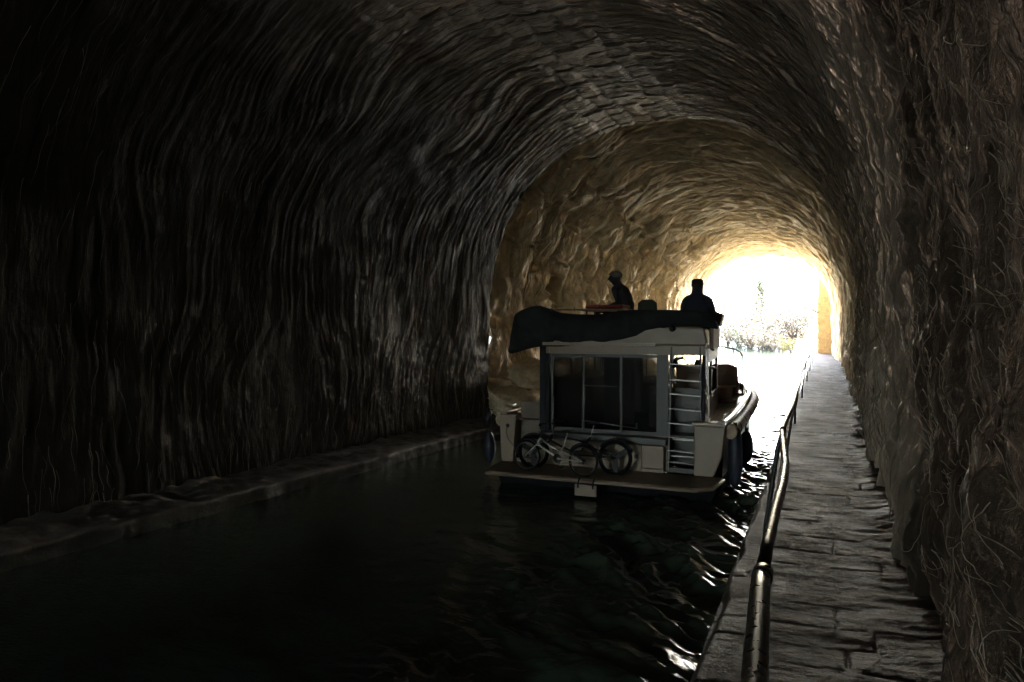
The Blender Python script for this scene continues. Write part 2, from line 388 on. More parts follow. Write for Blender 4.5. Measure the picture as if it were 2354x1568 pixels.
# root fibres clinging to the vault: a mass nobody could count
def fibres(name, VV, NN, Yarr, count, pick, length, rad, lift, mat, wig=.5, wild=0.0, nseg=9, corr=0.0):
    nY, nS = VV.shape[:2]; Vs, Fs = [], []; base = 0
    ds = np.median(np.linalg.norm(np.diff(VV[nY//2], axis=0), axis=1))
    for _ in range(count):
        y, s = pick()
        L = length*(.5+random.random()); sg = L/(nseg-1); ph = random.random()*6.28; wv = wig*(random.random()-.3)
        r0 = rad*(.5+random.random()); lf = lift*(.4+random.random())
        pts = []; nrm = []
        drift = 0; dw = 0
        for k in range(nseg):
            j = min(max(int(s + k*sg/ds), 0), nS-1)
            dw = corr*dw + random.uniform(-1, 1)*(1-corr*.5); drift += sg*(wv*math.sin(ph+k*.5) + wild*dw)
            yy = y + drift; i = int(np.clip(np.searchsorted(Yarr, yy), 0, nY-1))
            p = VV[i, j].copy(); p[1] = yy
            pts.append(p + NN[i, j]*(lf*(1+.8*math.sin(k*1.1+ph)))); nrm.append(NN[i, j])
        pts = np.array(pts)
        if np.linalg.norm(np.diff(pts, axis=0), axis=1).max() > .30: continue
        tan = np.gradient(pts, axis=0); tan /= np.linalg.norm(tan, axis=1)[:, None]+1e-9
        nr = np.array(nrm); side = np.cross(tan, nr); side /= np.linalg.norm(side, axis=1)[:, None]+1e-9
        rr = (r0*np.linspace(1, .35, nseg))[:, None]
        for a in range(3):
            ang = a*2.0944; Vs.append(pts + rr*(nr*math.cos(ang) + side*math.sin(ang)))
        i0 = np.arange(nseg-1)
        for a in range(3):
            b = (a+1) % 3
            Fs.append(np.stack([base+a*nseg+i0, base+b*nseg+i0, base+b*nseg+i0+1, base+a*nseg+i0+1], -1))
        base += 3*nseg
    o = np_mesh(name, np.concatenate(Vs), np.concatenate(Fs), mat)
    return tag(o, kind='stuff')
nS = near_S.shape[1]
def pk(lo, hi, y0, y1, pw=1.0):
    def f():
        y = y0 + (y1-y0)*random.random()**pw
        return y, random.uniform(lo, hi)*nS
    return f
def pkh():
    while True:
        y = 2.6 + 15.4*random.random()**.65; q = random.uniform(.02, .97)
        if q < .30 and y < 5.5: continue
        if .42 < q < .55 and random.random() < .6: continue
        if q < .34 and y < 8 and random.random() < .7: continue
        if q > .58 and random.random() < .55: continue
        return y, q*nS
o = fibres('hanging_roots', near_V, near_N, near_Y, 4600, pkh, .85, .0036, .03, M['root'], .5, .10, 9, .6)
tag(o, 'fine brown roots and fibres clinging to the tunnel vault', 'roots')
def rootlets(name, count, mat):
    b = MB()
    for _ in range(count):
        y = 2.65+2.6*random.random()**1.3; z = random.uniform(1.25, 4.9); n = random.randint(10, 26); an = random.uniform(-.6, .6); da = 0; x = .50-.03*random.random(); pts = []
        j = 0
        for k in range(n):
            i_ = int(np.clip(np.searchsorted(near_Y, y), 0, len(near_Y)-1)); j = int(np.argmin(np.abs(near_V[i_, :NW_R+60, 2]-z)))
            x = .6*x+.4*(near_V[i_, j, 0]-.012)
            pts.append((x, y, z)); da = .75*da+random.gauss(0, .33); an = .93*an+da*.55; y += .022*math.sin(an); z -= .022*math.cos(an)
            if z < 1.2: break
        if len(pts) > 4: b.tube(pts, [.0019*(1-.6*k/len(pts)) for k in range(len(pts))], 4)
    return tag(b.build(name, mat, fix=False), kind='stuff')
o = rootlets('wall_roots', 330, M['paleroot'])
tag(o, 'pale crooked rootlets hanging on the dark near right wall', 'roots')
nF = far_S.shape[1]
def pkf():
    return 18.3 + 22*random.random()**1.3, random.uniform(.3, .93)*nF
o = fibres('rock_vines', far_V, far_N, far_Y, 700, pkf, 1.3, .008, .04, M['root'], .9, .5)
tag(o, 'thin pale vines creeping over the bare rock vault beyond the boat', 'vines')

# ------------------------------------------------------------------ water, path, ledge
EDGE = -.54
xs = np.concatenate([np.arange(-10.2, -3, .09), np.arange(-3, EDGE+.02, .026)])
ys = np.concatenate([np.arange(-46, 1, 1.0), np.arange(1, 24, .04), np.arange(24, 44, .25)])
XX, YY = np.meshgrid(xs, ys)
def ripples(x, y):
    a = x*.5 + y
    wake = sstep(-5+.16*y, -2.3, x)*sstep(30, 14, y)*(.7+.45*noise(x*.9, y*.7, 0, 206))
    calm = .14 + .5*sstep(-6, -3, x)*sstep(1.5, 7, y)
    amp = np.maximum(calm, wake*2.7)
    p, q = .82*x+.57*y + .25*noise(x*.8, y*.8, 0, 205), -.57*x+.82*y
    h = .034*noise(p*2.6, q*.9, 0, 200) + .026*noise(p*6.2, q*2.1, 0, 201) + .016*noise(p*13+q*2, q*5, 0, 202) + .010*noise(x*5+y*2, y*9-x*3, 0, 203)
    return h*amp
H = ripples(XX, YY)
o = np_mesh('canal_water', np.stack([XX, YY, H], -1), grid_faces(len(ys), len(xs)), M['water']); tag(o, kind='structure')

# towpath: rough courses of stone laid across it
xs = np.arange(EDGE-.012, 1.35, .012); ys = np.concatenate([np.arange(-46, 1.5, 1.0), np.arange(1.5, 12, .014), np.arange(12, 44.6, .05)])
XX, YY = np.meshgrid(xs, ys)
yw = YY + .07*fbm(XX*1.2, YY*.7, 0, 210, 3) - .05*XX
q = yw/.33 + .55*noise(yw*.9, 0*yw, 0, 211) + .06*noise(XX*3, yw*3, 0, 212); row = np.floor(q); fy = q-row
rl = _h(row, row*0, row*0, 213); cw = .55+.8*rl; fx0 = XX/cw + rl*5; cc = np.floor(fx0); fx = fx0-cc
edge = np.minimum(np.minimum(fy, 1-fy)*.30, np.minimum(fx, 1-fx)*cw)
wob = .010*noise(XX*9, YY*9, 0, 215)
hgt = -.009*sstep(.010, .0, edge+wob)*sstep(-.35, .25, noise(XX*2.2, YY*2.2, 0, 214)+.1) + .003*(_h(row, cc, row*0, 217)-.5) + .005*fbm(XX*6, YY*9, 0, 219, 4) + .003*noise(XX*1.6, YY*13, 0, 220)*(.3+2*sstep(.1, .5, XX))
hgt = hgt + .06*sstep(.36, .68, XX + .12*fbm(YY*1.6, XX*2, 0, 222, 3))*(.7+.35*noise(XX*5, YY*9, 0, 224)+.25*noise(XX*14, YY*22, 0, 225))
hgt = hgt + .012 - .05*sstep(.05, -.01, XX-EDGE + .02*noise(YY*3, YY*0, 0, 226))**2
o = np_mesh('towpath', np.stack([XX, YY, PATH_Z+hgt], -1), grid_faces(len(ys), len(xs)), M['paving']); tag(o, kind='structure')
b = MB(); y = -45.6
prof0 = [(EDGE+.345, -.12), (EDGE+.34, -.1), (EDGE+.03, -.055), (EDGE, -.06), (EDGE, -.34), (EDGE+.03, -.35), (EDGE+.03, -1.8), (EDGE+.3, -1.8)]
while y < 44.4:
    L = random.uniform(1.1, 1.9) if y > -3 else 6; y1 = min(y+L, 44.5); j, jz = random.uniform(-.006, .006), random.uniform(-.006, .006)
    b.prism([(x+j, PATH_Z+.02+z+jz) for x, z in prof0], y+.006, y1-.006); y = y1
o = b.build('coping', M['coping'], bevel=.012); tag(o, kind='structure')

# ledge along the left foot of the vault
ys = np.concatenate([np.arange(-46, 2, 1.0), np.arange(2, 44, .05)]); T = np.linspace(0, 1, 46)
P = []
for tt in T:
    if tt < .3: x, z = -.02, -.6 + tt/.3*.8
    else: q = (tt-.3)/.7; x, z = -q*1.9, .2 + .10*q
    P.append((x, z))
P = np.array(P); wl = -8.6+.078*np.minimum(ys, 19) + .02*np.maximum(ys-19, 0)
XX = wl[:, None]+P[:, 0][None]; ZZ = P[:, 1][None]+0*XX; YY = ys[:, None]+0*XX; TT = T[None]+0*XX
XX = XX + .07*fbm(YY*1.3, ZZ*2, 0, 230, 3) + .05*np.abs(noise(YY*4, ZZ*5, 0, 232))
ZZ = ZZ + sstep(.3, .45, TT)*(.06*fbm(XX*1.7, YY*1.4, 0, 234, 4) + .04*noise(XX*6, YY*6, 0, 236)) 
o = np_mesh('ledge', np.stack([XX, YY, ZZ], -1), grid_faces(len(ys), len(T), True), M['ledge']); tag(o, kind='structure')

# fallen rock slabs on the ledge behind the near vault
def boulder(name, c, size, rz, seed, label):
    n, m = 40, 60
    th = np.linspace(.02, PI-.02, n)[:, None]; ph = np.linspace(0, 2*PI, m)[None, :]
    x, y, z = np.sin(th)*np.cos(ph), np.sin(th)*np.sin(ph), np.cos(th)*np.ones_like(ph)
    e = lambda v: np.sign(v)*np.abs(v)**.75
    x, y, z = e(x), e(y), e(z)
    d = 1 + .22*fbm(x*1.4+seed, y*1.4, z*1.4, seed, 3) + .10*np.abs(noise(x*2+y*1.5, z*7 + x*4, 0, seed+7)) - .05*noise(y*9+z*6+x*3, z*2+seed, 0, seed+9)
    d[:, -1] = d[:, 0]
    V = np.stack([x*d*size[0], y*d*size[1], z*d*size[2]], -1)
    o = np_mesh(name, V, grid_faces(n, m, True), M['boulder']); o.location = c; o.rotation_euler = (0, R(12), rz)
    return tag(o, label, 'rock', 'rock slabs fallen on the left ledge')
boulder('rock_slab', (-7.75, 19.3, .42), (1.0, 1.5, .42), R(8), 3, 'long sloping rock slab low on the left ledge just beyond the dark vault edge')
boulder('rock_slab', (-8.05, 20.6, 1.15), (.95, 1.3, .5), R(-14), 9, 'rounded rock lying on top of the sloping slab beyond the vault edge')
boulder('rock_slab', (-7.3, 22.6, .5), (.95, 1.5, .55), R(20), 15, 'big rock farther along the left ledge half hidden by the boat cabin')

# ------------------------------------------------------------------ handrail
rail = empty('handrail', (-.2, 3, PATH_Z), 0, 'dark iron handrail running along the canal edge of the towpath', 'handrail')
RZ = PATH_Z+.90
ctrl = [(-6, -.11), (.6, -.112), (1.5, -.120), (2.15, -.153), (2.9, -.168), (3.85, -.172), (5.2, -.25), (6.8, -.252), (9.4, -.27), (12, -.315), (18, -.33), (28, -.345), (40, -.36), (43.5, -.38)]
cy, cx = [c[0] for c in ctrl], [c[1] for c in ctrl]
def rx(y): return float(np.interp(y, cy, cx))
posts = [-4.5, -1.2, 5.2, 8.6, 12.6, 17, 22, 27, 32, 37.5, 43]
yy = sorted(set([round(v, 3) for v in np.arange(-5.5, 43.6, .5)] + posts + [2.15]))
pts = [(rx(y)+.004*math.sin(y*2.1), y, RZ+.012*math.sin(y*1.3)-.0006*y) for y in yy]
near = [p for p in pts if p[1] <= 2.15]; far = [p for p in pts if p[1] >= 2.15]
MB().tube(near, .0255, 18).build('top_rail', M['iron'], rail)
MB().tube([(x, y, z-.004) for x, y, z in far], .0195, 16).build('top_rail', M['iron'], rail)
for y in posts:
    z = RZ+.012*math.sin(y*1.3)
    p = MB().tube([(rx(y)-.11, y, PATH_Z-.02), (rx(y)-.105, y, PATH_Z+.25), (rx(y)-.03, y, z-.12), (rx(y), y, z-.015)], .015, 12).build('post', M['iron'], rail)
    MB().lathe([(.0, -.025), (.021, -.025), (.0225, -.022), (.0225, .022), (.021, .025), (0, .025)], 18, (rx(y), y, z-.0006*y), 'y').build('collar', M['iron'], p)

MB().lathe([(.0, -.03), (.0262, -.03), (.028, -.027), (.028, .027), (.0262, .03), (0, .03)], 18, (rx(2.15), 2.15, RZ+.012*math.sin(1.3*2.15)-.0013), 'y').build('collar', M['iron'], rail)
# ------------------------------------------------------------------ houseboat
YS, YT, CX = 10.95, 11.87, -3.33               # stern edge, transom, centre line
boat = empty('houseboat', (CX, YS, 0), 0, 'cream houseboat with flat roof and open stern heading for the tunnel mouth', 'boat')
stn = [11.55, 11.87, 13, 14.2, 15.4, 16.4, 17.2, 17.9, 18.5, 18.95, 19.25, 19.4]
hw = [1.87, 1.92, 1.95, 1.96, 1.96, 1.92, 1.80, 1.58, 1.25, .85, .42, .04]
def sheer(y): return 1.13 + .035*max(0, y-13)
def half(y): return float(np.interp(y, stn, hw))
def loft(levels, name, mat, y0=0):             # levels: z (or None = sheer), width factor
    b = MB(); st = [(y, w) for y, w in zip(stn, hw) if y >= y0]
    V = []
    for y, w in st:
        for sgn in (-1, 1):
            for z, k in levels: V.append((CX + sgn*w*k, y, sheer(y) if z is None else z))
    n = len(levels); F = []
    for i in range(len(st)-1):
        for sd in (0, n):
            for j in range(n-1):
                a = i*2*n+sd+j; F.append((a, a+1, a+2*n+1, a+2*n))
    if y0 < 11.6: F.append([j for j in range(n)] + [n+j for j in range(n-1, -1, -1)])
    b.add(V, F, False); return b.build(name, mat, boat)
loft([(.30, .975), (.7, .985), (None, 1.0)], 'hull', M['white'], 11.8)
hb = loft([(-.35, .8), (-.05, .93), (.12, .97), (.30, .972)], 'hull_bottom', M['hullblack'], 11.5)
# platform with cut corners
W = 1.77
pl = [(CX-W, YS+.02), (CX+W-.18, YS), (CX+W+.05, YS+.22), (CX+W+.12, YT), (CX-W-.12, YT), (CX-W-.06, YS+.12)]
MB().prism(pl, .235, .30, 'z').build('stern_platform', M['wooddeck'], boat, bevel=.012)
edge = [(x, y, .262) for x, y in ((CX-W-.015, YS+.11), (CX-W, YS+.0), (CX+W-.18, YS-.012), (CX+W+.06, YS+.21), (CX+W+.13, YT))]
MB().tube(edge, .026, 8).build('platform_trim', M['white'], boat)
a, c = at(1321, 1105, YS-.04), at(1371, 1130, YS-.04)
st = MB().box(a.x, c.x, YS-.06, YS-.03, .045, .225).build('folded_step', M['white'], boat, bevel=.01)
for k in (.16, .84):
    x = a.x+(c.x-a.x)*k; MB().tube([(x, YS+.05, .305), (x, YS-.02, .29), (x, YS-.07, .23), (x, YS-.07, .17)], .014, 8).build('bracket', M['blackplastic'], st)
# decks: side strips, fore deck
cabL, cabR = -4.54, -1.75
CY0, CY1 = 12.02, 15.1
def cab_half(y, sgn):
    if y > CY1: return 0.0
    k = (y-CY0)/(CY1-CY0)
    return (CX-cabL - .12*k) if sgn < 0 else (cabR-CX - .2*k)
b = MB(); ydk = [YT, 12.6, 13.4, 14.2, CY1, CY1+.002, 16, 16.6]
for sgn in (-1, 1):
    for y0, y1 in zip(ydk[:-1], ydk[1:]):
        z0, z1 = sheer(y0)-.09, sheer(y1)-.09
        V = [(CX+sgn*cab_half(y0, sgn), y0, z0), (CX+sgn*half(y0)*.985, y0, z0), (CX+sgn*half(y1)*.985, y1, z1), (CX+sgn*cab_half(y1, sgn), y1, z1)]
        b.add(V, [(0, 1, 2, 3) if sgn > 0 else (3, 2, 1, 0)])
b.build('side_deck', M['deckpaint'], boat, fix=False)
b = MB(); yf = [16.6, 17.2, 17.9, 18.5, 18.95, 19.25]
for y0, y1 in zip(yf[:-1], yf[1:]):
    b.add([(CX-half(y0)*.97, y0, sheer(y0)-.05), (CX+half(y0)*.97, y0, sheer(y0)-.05), (CX+half(y1)*.97, y1, sheer(y1)-.05), (CX-half(y1)*.97, y1, sheer(y1)-.05)], [(0, 1, 2, 3)])
b.build('fore_deck', M['deckpaint'], boat, fix=False)
# gunwale cap and the thick rubbing strake below it
for sgn in (-1, 1):
    g = [(CX+sgn*half(y)*.965, y, sheer(y)+.02) for y in np.linspace(YT, 19.3, 40)]
    MB().tube(g, .065, 10, flat=.45).build('gunwale', M['deckpaint'], boat)
    g = [(CX+sgn*(half(y)+.05), y, sheer(y)-.13) for y in np.linspace(YT+.15, 19.25, 40)]
    MB().tube(g, .10, 10, flat=1.15).build('rubbing_strake', M['rubrail'], boat)
    for y in np.linspace(12.6, 18.4, 9):
        MB().lathe([(0, -.012), (.112, -.012), (.112, .012), (0, .012)], 12, (CX+sgn*(half(y)+.05), y, sheer(y)-.13), 'y').build('strake_band', M['blackplastic'], boat)
# stern corner posts and transom
def pbox(u0, v0, u1, v1, Yf, d, name, mat, bev=.012, par=None):
    a, c = at(u0, v0, Yf), at(u1, v1, Yf)
    return MB().box(a.x, c.x, Yf, Yf+d, min(a.z, c.z), max(a.z, c.z)).build(name, mat, par or boat, bevel=bev)
xl = CX-1.9
MB().prism([(xl-.02, sheer(YT)), (xl+.02, .30), (xl+.24, .30), (xl+.30, sheer(YT)-.02)], YT-.03, YT+.10).build('corner_post', M['white'], boat, bevel=.02)
xr = CX+1.9
MB().prism([(xr-.46, 1.10), (xr-.46, .30), (xr-.16, .30), (xr-.03, .62), (xr+.02, 1.10)], YT-.03, YT+.10).build('corner_post', M['white'], boat, bevel=.02)
MB().prism([(xr-.50, 1.10), (xr+.03, 1.10), (xr+.03, 1.15), (xr-.50, 1.15)], YT-.06, YT+.3).build('corner_cap', M['deckpaint'], boat, bevel=.015)
sk = MB().lathe([(0, -.012), (.03, -.012), (.035, .0), (0, .004)], 14, (xl+.14, YT-.03, .93), 'y').build('shore_socket', M['blackplastic'], boat)
MB().tube([(xl+.13, YT-.04, .92), (xl+.12, YT-.045, .80), (xl+.16, YT-.05, .70), (xl+.25, YT-.06, .60), (xl+.33, YT-.06, .55), (xl+.36, YT-.05, .42)], .006, 6).build('cable', M['blackplastic'], sk)
# side bulwark panel beside the cabin
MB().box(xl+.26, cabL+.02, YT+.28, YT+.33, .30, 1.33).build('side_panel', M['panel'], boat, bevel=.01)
MB().box(xl+.26, cabL+.02, YT+.0, YT+.27, .305, .345).build('panel_kick', M['deckpaint'], boat, bevel=.008)
pbox(1168+18, 1052, 1262, 1062, YT+.02, .05, 'kick_board', M['white'], .006)
# transom: panel, locker door, dark sill
tz = .74
XT0, XT1 = cabL+.06, at(1525, 1050, YT).x
MB().box(XT0, XT1-.36, YT, YT+.06, .30, tz).build('transom', M['white'], boat, bevel=.015)
lk = MB().box(XT1-.36+.006, XT1, YT-.012, YT+.05, .36, tz-.005).build('locker_door', M['white'], boat, bevel=.012)
p = at(1462, 1049, YT)
MB().box(p.x-.03, p.x+.03, YT-.022, YT-.013, p.z-.035, p.z+.035).build('lock', M['frame'], lk, bevel=.004)
MB().box(XT1-.36, XT1, YT+.002, YT+.05, .30, .352).build('vent_strip', M['deckpaint'], boat, bevel=.006)
MB().box(XT0-.02, XT1+.05, YT-.05, YT+.16, tz+.003, .86).build('sill', M['frame'], boat, bevel=.015)
# cabin shell: corner posts, header, mullions; walls with window openings
ZH0, ZH1 = 2.20, 2.36                           # door header
YC = CY0
def X_(u): return at(u, 900, YC).x
cabin = MB()
cabin.box(cabL, X_(1262), YC+.003, YC+.09, ZH0, ZH1)
cabin.box(X_(1262)+.003, X_(1612), YC+.005, YC+.09, ZH0, ZH1-.002)
cabin.box(X_(1514), X_(1534), YC-.01, YC+.09, .31, ZH0-.003)
cabin.box(X_(1612)+.003, cabR, YC+.003, YC+.09, ZH0, ZH1)
def sidewall(b, sgn, x0, x1, th=.05):
    # strips of side wall with a long window gap, tapering forward
    for (z0, z1, y0, y1) in ((.95, 1.45, CY0+.1, CY1), (2.05, 2.36, CY0+.1, CY1), (1.45, 2.05, CY0+.1, CY0+.5), (1.45, 2.05, 13.45, 13.6), (1.45, 2.05, 14.85, CY1)):
        xa = x0+(x1-x0)*(y0-CY0)/(CY1-CY0); xb = x0+(x1-x0)*(y1-CY0)/(CY1-CY0); t_ = -th*sgn
        b.add([(xa, y0, z0), (xb, y1, z0), (xb+t_, y1, z0), (xa+t_, y0, z0), (xa, y0, z1), (xb, y1, z1), (xb+t_, y1, z1), (xa+t_, y0, z1)],
              [(0, 1, 5, 4), (3, 7, 6, 2), (0, 4, 7, 3), (1, 2, 6, 5), (4, 5, 6, 7), (0, 3, 2, 1)])
sidewall(cabin, -1, cabL, cabL+.12); sidewall(cabin, 1, cabR, cabR-.2)
fl, fr = cabL+.12, cabR-.2
cabin.box(fl, fr, CY1-.002, CY1+.05, .95, 1.5); cabin.box(fl, fr, CY1-.002, CY1+.05, 2.12, 2.36)
for x in (fl, fl+.9, fr-.95, fr-.08): cabin.box(x, x+.08, CY1, CY1+.045, 1.5, 2.12)
cabin.build('cabin', M['white'], boat)
MB().box(cabL, X_(1262), YC, YC+.10, .86, ZH0-.003).build('rear_post', M['navy'], boat, bevel=.01)
MB().box(X_(1612)+.003, cabR, YC, YC+.10, 1.16, ZH0-.003).build('rear_post', M['navy'], boat, bevel=.01)
MB().box(X_(1512), X_(1534)+.01, YC-.018, YC-.011, .87, ZH0).build('post_cover', M['frame'], boat)
# dark canvas edge of the rear left corner
MB().box(cabL-.012, cabL+.10, YC-.03, YC-.003, .88, 2.34).build('corner_trim', M['navy'], boat, bevel=.008)
MB().tube([(X_(1272), YC-.03, .88), (X_(1272)+.01, YC-.03, 1.45)], .012, 8).build('grab_pole', M['steel'], boat)
for sgn, x0, x1 in ((-1, cabL+.018, cabL+.138), (1, cabR-.018, cabR-.218)):
    b = MB(); ya, yb = CY0+.5, 14.85
    xa = x0+(x1-x0)*(ya-CY0)/(CY1-CY0); xb = x0+(x1-x0)*(yb-CY0)/(CY1-CY0)
    b.add([(xa, ya, 1.45), (xb, yb, 1.45), (xb, yb, 2.05), (xa, ya, 2.05)], [(0, 1, 2, 3)]); b.build('side_window', M['glass'], boat)
MB().add([(fl, CY1+.025, 1.5), (fr, CY1+.025, 1.5), (fr, CY1+.025, 2.12), (fl, CY1+.025, 2.12)], [(0, 1, 2, 3)]).build('windscreen', M['clear'], boat)
# sliding rear door of smoked glass: three leaves
dz0, dz1 = .865, ZH0-.006
for k, (u0, u1, dy) in enumerate(((1264, 1342, .055), (1338, 1428, .03), (1424, 1512, .055))):
    x0, x1 = X_(u0), X_(u1); fr_ = MB(); w = .035
    fr_.box(x0, x0+w, YC+dy, YC+dy+.022, dz0, dz1); fr_.box(x1-w, x1, YC+dy, YC+dy+.022, dz0, dz1)
    fr_.box(x0+w, x1-w, YC+dy+.001, YC+dy+.021, dz0, dz0+.06); fr_.box(x0+w, x1-w, YC+dy+.001, YC+dy+.021, dz1-.05, dz1)
    d = fr_.build('door_leaf', M['frame'], boat)
    MB().box(x0+w-.005, x1-w+.005, YC+dy+.008, YC+dy+.014, dz0+.05, dz1-.045).build('pane', M['glass'], d)
    if k == 1:
        a, c = at(1341, 886, YC), at(1417, 889, YC); MB().tube([(a.x, YC+.015, a.z), (c.x, YC+.015, c.z)], .011, 8).build('handle', M['steel'], d)
a, c = at(1338, 966, YC-.06), at(1465, 985, YC-.06)
br = MB().tube([(a.x, YC-.06, a.z), (c.x, YC-.06, c.z)], .012, 8).build('barrier_bar', M['steel'], boat)
MB().tube([(a.x, YC-.06, a.z+.16), (a.x, YC-.06, .80)], .009, 8).build('stanchion', M['steel'], br)
MB().box(c.x-.03, c.x+.0, YC-.075, YC-.045, c.z-.01, c.z+.09).build('latch', M['frame'], br, bevel=.004)
# inside the cabin
MB().box(cabL+.06, cabR-.06, YC+.12, CY1-.02, .84, .88).build('cabin_floor', M['interior'], boat)
MB().box(cabL+.08, cabL+.75, YC+.6, CY1-.3, .88, 1.75).build('galley_cabinet', M['cabinet'], boat, bevel=.02)
a = MB().box(X_(1345), X_(1420), YC+1.15, YC+1.2, .88, 2.3).build('bulkhead', M['interior'], boat)
MB().box(X_(1362), X_(1412), YC+1.13, YC+1.148, 1.0, 2.12).build('inner_door', M['cabinet'], a, bevel=.01)
MB().box(X_(1440), X_(1458), YC+.5, YC+.54, 1.2, 2.2).build('inner_post', M['wood'], boat, bevel=.01)
MB().box(X_(1462), X_(1508), YC+.9, YC+1.5, .88, 1.62).build('bench', M['seatbrown'], boat, bevel=.04)
hl = []  # pale arc added in place of daylight glimpsed through the front window
for q in range(9):
    an = PI/2*q/8; hl.append((X_(1468)+.32*(1-math.cos(an)), YC+2.2, 1.75+.3*math.sin(an)))
MB().tube(hl+[(X_(1515), YC+2.2, 2.05)], .03, 8).build('daylight_arc', M['deckpaint'], boat)
b = MB()
for k in range(16): b.box(CX+1.02, CX+1.30, YC+1.6, YC+1.65, 1.0, 1.8) if k == 0 else None
b.build('helm_seat', M['seatbrown'], boat, bevel=.05)
# roof: slab with a rounded fascia, and its moulded lip
rf = [(cabL+.09, 2.36), (cabR+.05, 2.36), (cabR+.06, 2.42), (cabR+.03, 2.62), (cabR-.03, 2.66), (cabL+.14, 2.66), (cabL+.09, 2.60)]
rb = MB().prism(rf, YC-.22, CY1+.45)
for q in range(len(rf), 2*len(rf)):
    if rb.v[q].x > CX: rb.v[q].x -= .30
roof = rb.build('roof', M['white'], boat, bevel=.03, seg=3)
p = at(1545, 755, YC-.23)
MB().lathe([(0, -.03), (.035, -.028), (.055, 0), (.055, .02), (0, .02)], 14, (p.x, YC-.24, p.z), 'y').build('stern_light', M['blackplastic'], roof)
MB().box(cabL+.12, X_(1512), YC-.245, YC-.222, 2.34, 2.395).build('fascia_lip', M['deckpaint'], roof, bevel=.006)
# ladder in its niche to the roof
lad = MB()
l0, l1 = at(1531, 1082, YC-.03), at(1612, 1088, YC-.03)
t0, t1 = at(1543, 815, YC+.0), at(1606, 815, YC+.0)
ladder = empty('ladder', (l0.x, YC, .3)); ladder.parent = boat; ladder.location = Vector((l0.x, YC, .3))-Vector(boat.location)
def lerp(a, b, k): return a+(b-a)*k
lo = [Vector((l0.x+.03, YC-.02, .31)), Vector((l1.x-.02, YC-.02, .31))]; hi = [Vector((t0.x, YC+.03, 2.34)), Vector((t1.x+.02, YC+.03, 2.34))]
for s in (0, 1): MB().bar(lo[s], hi[s], .035, .05, (0, 1, 0)).build('side_rail', M['frame'], ladder, bevel=.006)
for k, v in enumerate((839, 875, 908, 942, 975, 1007, 1038, 1064)):
    z = at(1570, v, YC).z; q = (z-.31)/2.03
    a, c = lerp(lo[0], hi[0], q)+Vector((-.02, -.012, .012)), lerp(lo[1], hi[1], q)+Vector((.02, -.012, -.012))
    MB().bar(a, c, .08, .017).build('rung', M['steel'], ladder, bevel=.005)
niche = MB(); nx0, nx1 = X_(1534)+.004, X_(1612)
niche.box(nx0, nx1, YC+.55, YC+.6, .31, 1.62)
niche.box(nx0-.02, nx0, YC+.1, YC+.6, .31, 1.62)
niche.box(nx0, nx1, YC-.02, YC+.1, .30, .37)
niche.build('stair_niche', M['frame'], boat)
for k, z in enumerate((.55, .80, 1.05)):
    MB().box(nx0+.01, nx1-.02, YC+.16+.13*k, YC+.54, z-.03, z).build('stair_tread', M['steel'], boat, bevel=.008)
for u in (1552, 1603):
    p = at(u, 835, YC+1.3); MB().lathe([(0, 0), (.05, 0), (.055, .08), (.03, .14), (0, .15)], 12, (p.x, p.y, p.z-.08)).build('shelf_jar', M['blackplastic'], boat)
MB().box(X_(1534), X_(1612)+.06, YC+1.2, YC+1.42, at(1570, 842, YC+1.3).z-.03, at(1570, 842, YC+1.3).z).build('dash_shelf', M['interior'], boat)
# starboard detail lit from outside: wheelhouse side, console on the roof
sx = cabR+.02
MB().box(sx+.02, sx+.09, YC+.15, YC+.9, 2.30, 2.63).build('side_board', M['wood'], boat, bevel=.01)
MB().bar((sx+.03, YC+.14, 1.2), (sx+.0, YC+.14, 2.3), .018, .02).build('corner_molding', M['deckpaint'], boat)
con = MB().prism([(sx-.16, 2.66), (sx+.08, 2.66), (sx+.13, 2.86), (sx-.02, 2.93)], YC+.95, YC+1.25).build('helm_console', M['wood'], boat, bevel=.015)
wc = Vector((sx+.0, YC+.9, 2.98)); whl = []
for k in range(24):
    an = 2*PI*k/24; whl.append(wc+Vector((.17*math.cos(an), .06*math.sin(an), .16*math.sin(an))))
wh = MB().tube(whl, .014, 8, closed=True)
for k in range(3):
    an = 2*PI*k/3+.5; wh.tube([wc, wc+Vector((.17*math.cos(an), .06*math.sin(an), .16*math.sin(an)))], .010, 6)
wh.build('steering_wheel', M['blackplastic'], boat)
# bow cockpit: bench with tall back, rails, cleats
MB().prism([(CX+.25, 1.12), (CX+1.62, 1.12), (CX+1.58, 1.76), (CX+1.4, 1.83), (CX+.25, 1.80)], 16.75, 16.85).build('bow_seat_back', M['seatbrown'], boat, bevel=.03, seg=3)
MB().box(CX+.5, CX+1.55, 16.2, 16.75, 1.12, 1.36).build('bow_bench', M['seatbrown'], boat, bevel=.03)
MB().box(CX+.95, CX+1.72, 15.25, 15.33, 1.12, 1.20).build('deck_step', M['wood'], boat, bevel=.01)
MB().bar((CX+1.0, 14.0, 1.14), (CX+1.18, 16.2, 1.42), .10, .05).build('toe_rail', M['deckpaint'], boat)
tp = []
for k in range(15):
    y = 16.5+2.7*k/14; tp.append((CX+half(y)*.90, y, 2.02+.012*k))
rl = MB().tube(tp, .018, 8).build('bow_rail', M['frame'], boat)
for k in (0, 4, 8, 12):
    x, y, z = tp[k]; MB().tube([(x, y, sheer(y)-.04), (x, y, z)], .014, 8).build('stanchion', M['frame'], rl)
tp = [(2*CX-x, y, z) for x, y, z in tp]
rl = MB().tube(tp, .018, 8).build('bow_rail', M['frame'], boat)
for k in (0, 4, 8, 12):
    x, y, z = tp[k]; MB().tube([(x, y, sheer(y)-.04), (x, y, z)], .014, 8).build('stanchion', M['frame'], rl)
